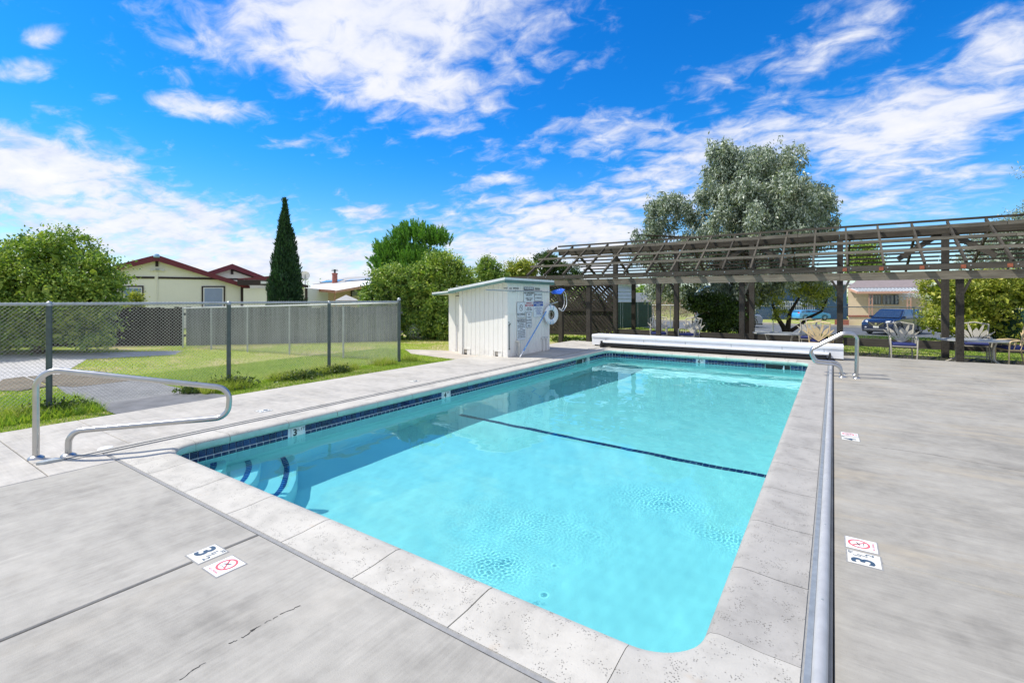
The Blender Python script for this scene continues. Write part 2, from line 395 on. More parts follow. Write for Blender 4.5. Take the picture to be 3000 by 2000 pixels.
M['roofgrey'] = mat_plain('grey_shingle', (0.36, 0.36, 0.35), 0.9, scale=5)
M['blue_sid'] = mat_plain('blue_siding', (0.50, 0.62, 0.80), 0.6, var=.05)
M['blue_dk'] = mat_plain('blue_wall', (0.06, 0.14, 0.28), 0.6, var=.1)
M['white_wall'] = mat_plain('white_wall', (0.72, 0.72, 0.72), 0.6, var=.05)
M['brick'] = mat_plain('chimney_brick', (0.32, 0.11, 0.08), 0.85, scale=14, var=.3)
M['asphalt'] = mat_plain('asphalt', (0.115, 0.125, 0.140), 0.9, var=.12, scale=0.7, bump=.4, bscale=90)
M['kerb'] = mat_plain('kerb_concrete', (0.40, 0.37, 0.33), 0.85, scale=2)
M['path'] = mat_plain('path_grey', (0.20, 0.20, 0.20), 0.9, scale=3.0, var=.22, bump=.4)
M['path_pale'] = mat_plain('path_pale', (0.44, 0.43, 0.42), 0.9, scale=3.0, var=.2, bump=.4)
M['path_brown'] = mat_plain('path_brown', (0.155, 0.125, 0.085), 0.85, scale=2.2, var=.28, bump=.4)
M['pad'] = mat_plain('pad_concrete', (0.46, 0.41, 0.35), 0.85, scale=1.4, var=.2, bump=.3)
M['bark'] = mat_wood('bark', (0.095, 0.070, 0.050), 'z')
M['bark_dk'] = mat_wood('bark_dark', (0.035, 0.026, 0.020), 'z')
M['cushion'] = mat_plain('navy_cushion', (0.028, 0.040, 0.17), 0.75, var=.15, bump=.3, bscale=20)
M['chair'] = mat_plain('beige_cast_metal', (0.46, 0.43, 0.35), 0.45, var=.16, scale=9)
M['chair_y'] = mat_plain('tan_cast_metal', (0.66, 0.50, 0.27), 0.45, var=.16, scale=9)
M['table'] = mat_plain('grey_table', (0.40, 0.41, 0.40), 0.35, var=.15, scale=9)
M['blue_pole'] = mat_plain('blue_pole', (0.14, 0.32, 0.66), 0.35, var=.1)
M['blue_net'] = mat_plain('blue_net', (0.03, 0.14, 0.65), 0.5)
M['ltblue'] = mat_plain('pale_blue_band', (0.32, 0.52, 0.72), 0.6)
M['sign_w'] = mat_plain('sign_white', (0.74, 0.77, 0.80), 0.4, var=.02)
M['sign_b'] = mat_plain('sign_black', (0.025, 0.027, 0.03), 0.5)
M['sign_g'] = mat_plain('sign_dark_grey', (0.12, 0.14, 0.15), 0.5)
M['sign_r'] = mat_plain('sign_red', (0.50, 0.07, 0.10), 0.5)
M['sign_bl'] = mat_plain('sign_blue', (0.03, 0.09, 0.36), 0.5)
M['mark'] = mat_plain('marker_ceramic', (0.74, 0.72, 0.64), 0.3, var=.05, scale=20)
M['mark_w'] = mat_plain('marker_white', (0.82, 0.81, 0.79), 0.3, var=.03)
M['mark_ink'] = mat_plain('marker_ink', (0.05, 0.09, 0.14), 0.5, var=.3, scale=40)
M['mark_red'] = mat_plain('marker_red', (0.62, 0.12, 0.14), 0.5, var=.2, scale=40)
M['glass'] = mat_plain('window_glass', (0.22, 0.30, 0.46), 0.08, var=.1, scale=1.5, coat=.5)
M['glass_dk'] = mat_plain('dark_glass', (0.025, 0.045, 0.09), 0.05, coat=1)
M['curtain'] = mat_plain('curtain', (0.33, 0.37, 0.42), 0.7)
M['greenslat'] = mat_plain('green_privacy_slat', (0.010, 0.048, 0.040), 0.6, var=.2)
M['car_navy'] = mat_plain('navy_car_paint', (0.012, 0.022, 0.065), 0.22, 0.3, var=.03, coat=1.0)
M['car_white'] = mat_plain('white_car_paint', (0.70, 0.70, 0.72), 0.3, coat=1)
M['car_blue'] = mat_plain('light_blue_paint', (0.06, 0.40, 0.92), 0.3, coat=1)
M['car_silver'] = mat_plain('silver_paint', (0.42, 0.46, 0.48), 0.3, .4, coat=1)
M['rubber'] = mat_plain('tyre_rubber', (0.02, 0.02, 0.02), 0.9)
M['chrome'] = mat_plain('chrome', (0.8, 0.8, 0.8), 0.12, 1.0)
M['lamp'] = mat_plain('headlamp', (0.72, 0.75, 0.78), 0.1, coat=1)
M['plate'] = mat_plain('number_plate', (0.72, 0.72, 0.66), 0.5)
M['pipe'] = mat_plain('cream_pipe', (0.62, 0.60, 0.53), 0.5)
M['stone'] = mat_plain('pale_stone', (0.42, 0.38, 0.32), 0.9, bump=.6, bscale=12)
M['drop'] = mat_plain('water_drops', (0.85, 0.90, 0.95), 0.1)
M['shade_bed'] = mat_plain('shade_dark_soil', (0.035, 0.030, 0.022), 0.95, scale=9, var=.6, bump=.8)  # soil darkened to carry the pergola's shade
M['soil'] = mat_plain('bare_soil', (0.22, 0.16, 0.10), 0.95, scale=8, var=.3, bump=.6)

def mat_ground():
    m, N, b = newmat('lawn_ground'); co = N.n('ShaderNodeNewGeometry').outputs['Position']
    a = N.noise(co, 0.55, 6, 0.65, 0.5); f = N.noise(co, 24, 5, 0.7); f2 = N.noise(co, 3.0, 5, 0.6)
    green = N.ramp(N.math('ADD', N.math('MULTIPLY', f, .6), N.math('MULTIPLY', f2, .4)), [(0.34, (0.15, 0.22, 0.030)), (0.5, (0.28, 0.36, 0.060)), (0.66, (0.42, 0.46, 0.12))])
    dry = N.ramp(f, [(0.35, (0.36, 0.29, 0.15)), (0.65, (0.62, 0.52, 0.32))])
    col = N.mix(N.smooth(a, 0.45, 0.58, 0, .85), green, dry)
    N.put(b.inputs['Base Color'], col); b.inputs['Roughness'].default_value = 0.95; b.inputs['Specular IOR Level'].default_value = 0.1
    bp = N.n('ShaderNodeBump'); bp.inputs['Strength'].default_value = 0.8; bp.inputs['Distance'].default_value = 0.03
    N.put(bp.inputs['Height'], f); N.put(b.inputs['Normal'], bp.outputs[0]); return m
M['ground'] = mat_ground()

# ------------------------------------------------------------------ text
def text_mesh(body, size, mats, extrude=0.0, bold=0.0, align='CENTER', space=1.0, name='lettering'):
    cu = bpy.data.curves.new('txt', 'FONT'); cu.body = body; cu.size = size; cu.align_x = align; cu.align_y = 'CENTER'
    cu.extrude = extrude; cu.offset = bold; cu.resolution_u = 3; cu.space_line = space
    ob = bpy.data.objects.new('txt', cu); COL.objects.link(ob)
    dg = bpy.context.evaluated_depsgraph_get(); me = bpy.data.meshes.new_from_object(ob.evaluated_get(dg))
    me.name = name; bpy.data.objects.remove(ob); bpy.data.curves.remove(cu)
    me.materials.clear(); me.materials.append(mats); return me
def place(me, name, parent, origin, xa, ya):
    """put a flat mesh so its x/y axes run along xa/ya"""
    xa = Vector(xa).normalized(); ya = Vector(ya).normalized(); za = xa.cross(ya)
    o = bpy.data.objects.new(name, me); COL.objects.link(o)
    o.matrix_local = Matrix(((xa.x, ya.x, za.x, origin[0]), (xa.y, ya.y, za.y, origin[1]), (xa.z, ya.z, za.z, origin[2]), (0, 0, 0, 1)))
    if parent: o.parent = parent
    return o

# ================================================================== SETTING
PX0, PX1, PY0, PY1 = -5.50, -0.45, 1.98, 13.12      # pool opening inside the coping
WZ = -0.20                                           # water level
CRAD = 0.28                                          # corner radius
def gz(x, y):
    """height of the lawn"""
    z = -0.035
    if y > 14: z = -0.035 - 0.085 * min(1, (y - 14) / 1.5)
    if y > 25.8: z -= 0.38 * min(1, (y - 25.8) / 3.0)
    if x > 4 and y < 14: z = -0.12
    return z
def build_ground():
    xs = sorted(set([-400, -200, -120, -80, -60, -45, -36] + [x * 1.0 for x in range(-30, 34)] + [-7.72, -6.3, -5.95, -0.15, 40, 60, 90, 150, 400]))
    ys = sorted(set([-200, -80, -30, -12, -6, -3] + [y * 1.0 for y in range(0, 46)] + [1.5, 13.6, 15.33, 25.8, 28.8, 55, 70, 100, 160, 300, 600]))
    v = []; f = []; nx = len(xs)
    for y in ys:
        for x in xs: v.append((x, y, gz(x, y) if not (-7.72 < x < 30 and y < 15.33) else -0.2))
    for j in range(len(ys) - 1):
        for i in range(nx - 1):
            cx, cy = (xs[i] + xs[i + 1]) / 2, (ys[j] + ys[j + 1]) / 2
            if -6.3 < cx < -0.15 + .9 and 1.0 < cy < 14.0: continue
            f.append((j * nx + i, j * nx + i + 1, (j + 1) * nx + i + 1, (j + 1) * nx + i))
    mb = MB(); mb.v = v; mb.f = f; mb.mi = [0] * len(f)
    return tag(mb.build('ground', M['ground'], smooth=True), kind='structure')
build_ground()

# deck of concrete slabs with open joints
deck = empty('pool_deck'); deck['kind'] = 'structure'
def slab(x0, x1, y0, y1, mt, g=0.006):
    mb = MB(); b = 0.006
    x0 += g; x1 -= g; y0 += g; y1 -= g
    top = [(x0 + b, y0 + b, 0), (x1 - b, y0 + b, 0), (x1 - b, y1 - b, 0), (x0 + b, y1 - b, 0)]
    mid = [(x0, y0, -b), (x1, y0, -b), (x1, y1, -b), (x0, y1, -b)]; bot = [(x0, y0, -.1), (x1, y0, -.1), (x1, y1, -.1), (x0, y1, -.1)]
    mb.add(top + mid + bot, [(0, 1, 2, 3)] + [(i, 4 + i, 4 + (i + 1) % 4, (i + 1) % 4) for i in range(4)] + [(4 + i, 8 + i, 8 + (i + 1) % 4, 4 + (i + 1) % 4) for i in range(4)])
    return mb.build('slab', mt, deck)
CO = 0.34                                            # coping width
XL, XR, YN, YF = PX0 - CO, PX1 + CO, PY0 - CO, PY1 + CO
LX0 = -7.72; TRK = -6.03; FY = 15.33
nearx = [-7.72, -5.50, -3.03, -0.55, 2.25, 5.2, 8.4]
for a, b_ in zip(nearx, nearx[1:]):
    if b_ <= -0.5: slab(a, b_, -2.6, 0.0, M['deck_y'], 0.009 if a == -3.03 or b_ == -3.03 else .004); 
    else: slab(a, b_, -2.6, 0.0, M['deck_x'])
slab(-7.72, -5.50, 0.0, 1.15, M['deck_l'], .003)
slab(-5.50, -3.03, 0.0, YN - .02, M['deck_y'], 0.009)
slab(-3.03, -0.55, 0.0, YN - .02, M['deck_y'], 0.009)
# left deck, right deck, far deck
ly = [1.15, 1.88, 4.2, 6.6, 9.0, 11.4, 13.55]
slab(-7.72, TRK, 1.15, 1.88, M['deck_l'], .003)
for a, b_ in zip(ly[1:], ly[2:]): slab(LX0 if b_ < 9.5 else -7.72, TRK, a, b_, M['deck_l'], .003)
slab(TRK, -5.50, 1.15, 1.615, M['deck_l'], .003)
slab(TRK, XL - .02, 1.615, 13.55, M['deck_l'], .002)
slab(XR + .021, 0.0, YN - .02, 13.0, M['deck_x'], .002)
ry = [0.0, 1.05, 3.42, 5.75, 8.1, 10.4, 13.0, FY]
for a, b_ in zip(ry, ry[1:]):
    slab(0.0, 2.25, a, b_, M['deck_x'], .003); slab(2.25, 5.2, a, b_, M['deck_x'], .003); slab(5.2, 8.4, a, b_, M['deck_x'], .003)
slab(-0.55, 0.0, 0.0, YN - .02, M['deck_x'], .003)
for a, b_ in zip([-7.72, -5.8, -3.3, -1.0, 0.0], [-5.8, -3.3, -1.0, 0.0]): slab(a, b_, 13.55, FY, M['deck_l'], .003)
jb = MB()                                            # bedding seen in the joints
for (a, b_, c, d) in [(-7.9, -2.6, 8.6, YN - .3), (-7.7, YN - .3, XL + .12, 15.3), (XR - .12, YN - .3, 8.6, 15.3), (XL + .12, YF - .12, XR - .12, 15.3)]:
    jb.box((a, b_, -.16), (c, d, -.045))
jb.build('joint_bedding', M['gap'], deck)
# mortar strip round the coping
ms = MB()
def ring(mb, x0, y0, x1, y1, w, z0, z1):
    mb.box((x0, y0, z0), (x1, y0 + w, z1)); mb.box((x0, y1 - w, z0), (x1, y1, z1)); mb.box((x0, y0 + w, z0), (x0 + w, y1 - w, z1)); mb.box((x1 - w, y0 + w, z0), (x1, y1 - w, z1))
ring(ms, XL - .02, YN - .025, XR + .02, YF + .03, .04, -.1, -.004)
ms.build('mortar_strip', M['mortar'], deck)
# cracks in the near slabs, as thin sunk lines of dark grit
def crack(pts, w=0.004):
    mb = MB(); P = []
    for (a, b_) in zip(pts, pts[1:]):
        n = 9
        for k in range(n): f = k / n; P.append((a[0] + (b_[0] - a[0]) * f + rnd.uniform(-.006, .006), a[1] + (b_[1] - a[1]) * f + rnd.uniform(-.006, .006)))
    P.append(pts[-1])
    for i, (a, b_) in enumerate(zip(P, P[1:])):
        if rnd.random() < .12: continue
        d = Vector((b_[0] - a[0], b_[1] - a[1])); 
        if d.length < 1e-5: continue
        d.normalize(); n_ = Vector((-d.y, d.x)); ww = w * rnd.uniform(.25, .8)
        mb.add([(a[0] + n_.x * ww, a[1] + n_.y * ww, .0012), (a[0] - n_.x * ww, a[1] - n_.y * ww, .0012), (b_[0] - n_.x * ww, b_[1] - n_.y * ww, .0012), (b_[0] + n_.x * ww, b_[1] + n_.y * ww, .0012)], [(0, 1, 2, 3)])
    mb.build('crack', M['gap'], deck)
crack([G(415, 1560), G(475, 1518)]); crack([G(525, 1478), G(560, 1462), G(590, 1440)]); crack([G(578, 1447), G(640, 1413), G(690, 1390)], .003)
crack([G(1950, 1078 - 60), G(2120, 1040), G(2352, 1083)], .003)

# ------------------------------------------------------------------ pool
pool = empty('swimming_pool', label='long rectangular swimming pool of clear turquoise water set in the concrete deck', cat='pool')
def rounded_rect(x0, y0, x1, y1, r, n=8):
    out = []
    for cx, cy, a0 in ((x1 - r, y0 + r, -90), (x1 - r, y1 - r, 0), (x0 + r, y1 - r, 90), (x0 + r, y0 + r, 180)):
        for k in range(n + 1):
            a = R(a0 + 90 * k / n); out.append((cx + r * math.cos(a), cy + r * math.sin(a)))
    return out
def fz(y): return -1.27 - 0.08 * min(1, max(0, (y - 2) / 4.3)) - (0.62 * min(1, max(0, (y - 6.3) / 5.2)) if y > 6.3 else 0)
# shell: plaster walls and floor
SH = 0.03                                            # wall set back under the coping lip
wall_o = rounded_rect(PX0 - SH, PY0 - SH, PX1 + SH, PY1 + SH, CRAD, 8)
n = len(wall_o); mb = MB()
mb.add([(x, y, -.262) for x, y in wall_o] + [(x, y, fz(y) + .12) for x, y in wall_o] + [(x + (.12 if x < -3 else -.12), y + (.12 if y < 7 else -.12), fz(y)) for x, y in wall_o],
       [(i, (i + 1) % n, n + (i + 1) % n, n + i) for i in range(n)] + [(n + i, n + (i + 1) % n, 2 * n + (i + 1) % n, 2 * n + i) for i in range(n)])
wallo = mb.build('pool_wall', M['plaster'], pool, smooth=True)
ys = sorted(set([PY0 - .1, 3, 4, 5, 6.3, 7.5, 9, 10.5, 11.5, PY1 + .1])); mb = MB()
for a, b_ in zip(ys, ys[1:]): mb.add([(PX0 - .1, a, fz(a)), (PX1 + .1, a, fz(a)), (PX1 + .1, b_, fz(b_)), (PX0 - .1, b_, fz(b_))], [(0, 1, 2, 3)])
flo = mb.build('pool_floor', M['plaster'], pool, smooth=True)
caus = [wallo, flo]
# beam above the tile line (lip under the coping, coloured as if by water reflections) and tile backing
mb = MB(); mb.add([(x, y, -.065) for x, y in wall_o] + [(x, y, -.098) for x, y in wall_o], [(i, (i + 1) % n, n + (i + 1) % n, n + i) for i in range(n)])
caus.append(mb.build('lip_band', M['lip'], pool, smooth=True))
bo = rounded_rect(PX0 - SH - .004, PY0 - SH - .004, PX1 + SH + .004, PY1 + SH + .004, CRAD, 8)
mb = MB(); mb.add([(x, y, -.098) for x, y in bo] + [(x, y, -.262) for x, y in bo], [(i, (i + 1) % n, n + (i + 1) % n, n + i) for i in range(n)])
caus.append(mb.build('grout_band', M['grout'], pool, smooth=True))
# waterline tiles. every upper tile is a part; the row at the water is one piece of stuff
T = 0.0762
def tile_mesh(w, h, nm='tile'):
    mb = MB(); e = .0045
    mb.add([(-w / 2 + e, 0, e), (w / 2 - e, 0, e), (w / 2 - e, 0, h - e), (-w / 2 + e, 0, h - e), (-w / 2 + e * .2, .006, e * .2), (w / 2 - e * .2, .006, e * .2), (w / 2 - e * .2, .006, h - e * .2), (-w / 2 + e * .2, .006, h - e * .2)],
           [(0, 1, 2, 3), (0, 4, 5, 1), (1, 5, 6, 2), (2, 6, 7, 3), (3, 7, 4, 0)])
    return mb.mesh(nm, M['tile'])
tm = tile_mesh(T, T)
lowrow = MB()
def tile_run(p, q, skip):
    """tiles along p->q (pool is on the left hand); local -y faces the pool"""
    p = Vector((*p, 0)); q = Vector((*q, 0)); L = (q - p).length; d = (q - p).normalized(); nn = int(L / T)
    nrm = Vector((-d.y, d.x, 0)); rz = math.atan2(d.y, d.x) + math.pi
    for k in range(nn):
        s_ = (k + .5) * L / nn; c = p + d * s_
        val = [c.x, c.y]
        if any(abs(c.x - sx_) < w_ and abs(c.y - sy_) < w_ for (sx_, sy_, w_) in skip): continue
        o = link('tile', tm, pool, (c.x + nrm.x * .004, c.y + nrm.y * .004, -.098 - T), rz); caus.append(o)
        a = c - d * (L / nn / 2 - .0045) + nrm * .003; b_ = c + d * (L / nn / 2 - .0045) + nrm * .003
        lowrow.add([(a.x, a.y, -.0985 - T - .006), (b_.x, b_.y, -.0985 - T - .006), (b_.x, b_.y, -.258), (a.x, a.y, -.258)], [(0, 1, 2, 3)])
xw, xe, yn, yf = PX0 - SH, PX1 + SH, PY0 - SH, PY1 + SH
skip = [(xw, 3.42, .085), (xw, 6.17, .085), (xw, 11.9, .085), (xw, 11.42, .27), (-2.9, yf, .085), (-1.12, yf, .29)]
tile_run((xw, yf - CRAD), (xw, yn + CRAD), skip); tile_run((xe - CRAD, yf), (xw + CRAD, yf), skip)
def arc_run(cx, cy, a0, a1, m_):
    P = [(cx + CRAD * math.cos(R(a0 + (a1 - a0) * k / m_)), cy + CRAD * math.sin(R(a0 + (a1 - a0) * k / m_))) for k in range(m_ + 1)]
    for a, b_ in zip(P, P[1:]): tile_run(a, b_, [])
arc_run(xw + CRAD, yf - CRAD, 90, 180, 5); arc_run(xw + CRAD, yn + CRAD, 180, 270, 5); arc_run(xe - CRAD, yf - CRAD, 0, 90, 5)
# near and right runs cannot be seen from the deck: joined
def strip_run(p, q):
    p = Vector((*p, 0)); q = Vector((*q, 0)); L = (q - p).length; d = (q - p).normalized(); nn = int(L / T); nrm = Vector((-d.y, d.x, 0))
    for k in range(nn):
        for z0, z1 in ((-.0985, -.0985 - T + .004), (-.0985 - T - .003, -.258)):
            a = p + d * (k * L / nn + .002) + nrm * .003; b_ = p + d * ((k + 1) * L / nn - .002) + nrm * .003
            lowrow.add([(a.x, a.y, z0), (b_.x, b_.y, z0), (b_.x, b_.y, z1), (a.x, a.y, z1)], [(0, 1, 2, 3)])
strip_run((xw + CRAD, yn), (xe - CRAD, yn)); strip_run((xe, yn + CRAD), (xe, yf - CRAD))
o = lowrow.build('lower_tile_row', M['tile'], pool); o['kind'] = 'stuff'; caus.append(o)
# depth marks in the tile band
def wall_mark(cx, cy, xa, txt, sub):
    nrm = Vector(xa).cross(Vector((0, 0, 1))); nrm = Vector((nrm.x, nrm.y, 0))
    e = Vector(xa); c = Vector((cx, cy, -.178)) + nrm * .006
    mb = MB(); q = [c - e * .078 + Vector((0, 0, .076)), c + e * .078 + Vector((0, 0, .076)), c + e * .078 - Vector((0, 0, .08)), c - e * .078 - Vector((0, 0, .08))]
    mb.slab(q, -nrm * .005); o = mb.build('depth_mark', M['mark_w'], pool); caus.append(o)
    me = text_mesh(txt, .115, M['sign_b'], bold=.004); place(me, 'numeral', o, c + e * -.03 + nrm * .0015 + Vector((0, 0, .018)), xa, (0, 0, 1))
    me = text_mesh(sub, .05, M['sign_b'], bold=.0005); place(me, 'numeral', o, c + e * .045 + nrm * .0015 + Vector((0, 0, .045)), xa, (0, 0, 1))
    return o
wall_mark(xw, 3.42, (0, 1, 0), '3', '½ FT'); wall_mark(xw, 6.17, (0, 1, 0), '4', 'FT'); wall_mark(xw, 11.9, (0, 1, 0), '5', 'FT'); wall_mark(-2.9, yf, (1, 0, 0), '6', 'FT')
# skimmer mouths
def skimmer(cx, cy, xa):
    nrm = Vector(xa).cross(Vector((0, 0, 1))); e = Vector(xa); c = Vector((cx, cy, 0)) + nrm * .006
    z0, z1 = -.275, -.09; w = .26; q = lambda a, z: c + e * a + Vector((0, 0, z))
    mb = MB(); mb.slab([q(-w, z0), q(w, z0), q(w, z1), q(-w, z1)], -nrm * .004); o = mb.build('skimmer_mouth', M['black'], pool); caus.append(o)
    m2 = MB(); m2.slab([q(-w - .012, z1 - .012), q(w + .012, z1 - .012), q(w + .012, z1), q(-w - .012, z1)], nrm * .004)
    m2.slab([q(-w - .012, z0), q(-w, z0), q(-w, z1), q(-w - .012, z1)], nrm * .004); m2.slab([q(w, z0), q(w + .012, z0), q(w + .012, z1), q(w, z1)], nrm * .004)
    m2.build('skimmer_frame', M['lip'], o)
    m3 = MB(); m3.slab([q(.10, -.25), q(.14, -.25), q(.145, -.12), q(.12, -.12)], nrm * .01); m3.build('skimmer_flap', M['white'], o)
skimmer(xw, 11.42, (0, 1, 0)); skimmer(-1.12, yf, (1, 0, 0))
# floor tile line where the floor turns down
mb = MB(); k = 0; x = PX0 + .18
while x < PX1 - .2:
    mb.box((x + .002, 6.25, fz(6.27) - .01), (x + T - .004, 6.345, fz(6.3) + .006)); x += T
o = mb.build('floor_tile_line', M['tile'], pool); o['kind'] = 'stuff'; caus.append(o)
# corner steps, quarter rounds
sx0, sy0 = PX0 - SH, PY0 - SH
FL = lambda a: 1 + .13 * max(0, (math.degrees(a) - 58) / 32) ** 1.6
for r_, zt in ((1.25, -.92), (.88, -.67), (.56, -.42)):
    N_ = 20; pr = [(r_, -1.30), (r_, zt - .045), (r_ - .013, zt - .012), (r_ - .05, zt), (0.0, zt)]
    mb = MB(); vs = []
    for rr, zz in pr:
        for k in range(N_ + 1):
            a = R(90 * k / N_); vs.append((sx0 + .001 + rr * FL(a) * math.cos(a), sy0 + .001 + rr * FL(a) * math.sin(a), zz))
    fs = []
    for i in range(len(pr) - 1):
        for k in range(N_): fs.append((i * (N_ + 1) + k, i * (N_ + 1) + k + 1, (i + 1) * (N_ + 1) + k + 1, (i + 1) * (N_ + 1) + k))
    mb.add(vs, fs); so = mb.build('step', M['plaster'], pool, smooth=True); caus.append(so)
    mt = MB(); rt = r_ - .115; m_ = int(rt * math.pi / 2 / .05)
    for k in range(m_):
        a0, a1 = R(90 * (k + .05) / m_), R(90 * (k + .95) / m_); P = []
        for rr in (rt - .028, rt + .028):
            for a in (a0, a1): P.append((sx0 + rr * FL(a) * math.cos(a), sy0 + rr * FL(a) * math.sin(a)))
        mt.add([(P[0][0], P[0][1], zt + .004), (P[1][0], P[1][1], zt + .004), (P[3][0], P[3][1], zt + .004), (P[2][0], P[2][1], zt + .004)], [(0, 1, 2, 3)])
    to = mt.build('step_tile_band', M['tile_b'], so); to['kind'] = 'stuff'; caus.append(to)
# water return ring fittings and a bottom drain
mb = MB(); mb.lathe([(.0, .0), (.10, .0), (.115, .008), (.12, .0)], 20, (-3.0, 11.4, fz(11.4) + .003)); o = mb.build('floor_drain', M['white'], pool); caus.append(o)

# coping: stones with a rolled lip towards the water
CP = [(-.0, -.075), (-.022, -.07), (-.030, -.045), (-.026, -.012), (-.008, .008), (.03, .016), (.09, .013), (.20, .003), (CO, .001), (CO, -.06)]
def coping_stone(p, q, mt, g=.0035, arc=None):
    """p->q runs along the pool edge with the pool on the left; profile x = distance outward"""
    mb = MB(); st = []
    if arc is None:
        p = Vector((*p, 0)); q = Vector((*q, 0)); d = (q - p).normalized(); out = Vector((d.y, -d.x, 0))
        st = [(p + d * g, out), (q - d * g, out)]
        rows = [[base + out * a + Vector((0, 0, z)) for a, z in CP] for base, out in st]
    else:
        cx, cy, a0, a1, nseg = arc; rows = []
        for k in range(nseg + 1):
            a = R(a0 + (a1 - a0) * k / nseg); ca, sa = math.cos(a), math.sin(a); row = []
            lim = CO + 10
            for w_, z in CP:
                # square the outside of the corner block
                rr = CRAD + w_
                if w_ > .05:
                    mx_ = (CRAD + CO) / max(abs(ca), abs(sa)); f = (w_ - .05) / (CO - .05); rr = (CRAD + .05) * (1 - f) + mx_ * f
                row.append(Vector((cx + rr * ca, cy + rr * sa, z)))
            rows.append(row)
    m_ = len(CP); vs = [v for rw in rows for v in rw]; fs = []; face = []
    for i in range(len(rows) - 1):
        for k in range(m_ - 1): (face if k < 3 else fs).append((i * m_ + k, i * m_ + k + 1, (i + 1) * m_ + k + 1, (i + 1) * m_ + k))
    fs.append(tuple(range(m_))); fs.append(tuple((len(rows) - 1) * m_ + k for k in range(m_))[::-1])
    mb.add(vs, fs + face); mb.mi[-len(face):] = [1] * len(face); return mb.build('coping_stone', [mt, M['lip']], pool, smooth=True)
def coping_run(a, b_, cuts, mt, fixed, axis, rev):
    c = [a] + [x for x in cuts if min(a, b_) + .12 < x < max(a, b_) - .12] + [b_]; c = sorted(c)
    for u, v in zip(c, c[1:]):
        p, q = ((u, fixed), (v, fixed)) if axis == 'x' else ((fixed, u), (fixed, v))
        if rev: p, q = q, p
        coping_stone(p, q, mt)
coping_run(PX0 + CRAD, PX1 - CRAD, [-.78 - .68 * k for k in range(8)], M['coping'], PY0, 'x', False)
coping_run(PY0 + CRAD, PY1 - CRAD, [2.89 + .68 * k for k in range(16)], M['coping_r'], PX1, 'y', False)
coping_run(PX0 + CRAD, PX1 - CRAD, [-.9 - .68 * k for k in range(8)], M['coping'], PY1, 'x', True)
coping_run(PY0 + CRAD, PY1 - CRAD, [2.6 + .68 * k for k in range(16)], M['coping'], PX0, 'y', True)
for cx, cy, a0, mt in ((PX0 + CRAD, PY0 + CRAD, 180, 'coping'), (PX1 - CRAD, PY0 + CRAD, 270, 'coping_m'), (PX1 - CRAD, PY1 - CRAD, 0, 'coping_r'), (PX0 + CRAD, PY1 - CRAD, 90, 'coping')):
    coping_stone(None, None, M[mt], arc=(cx, cy, a0, a0 + 90, 12))

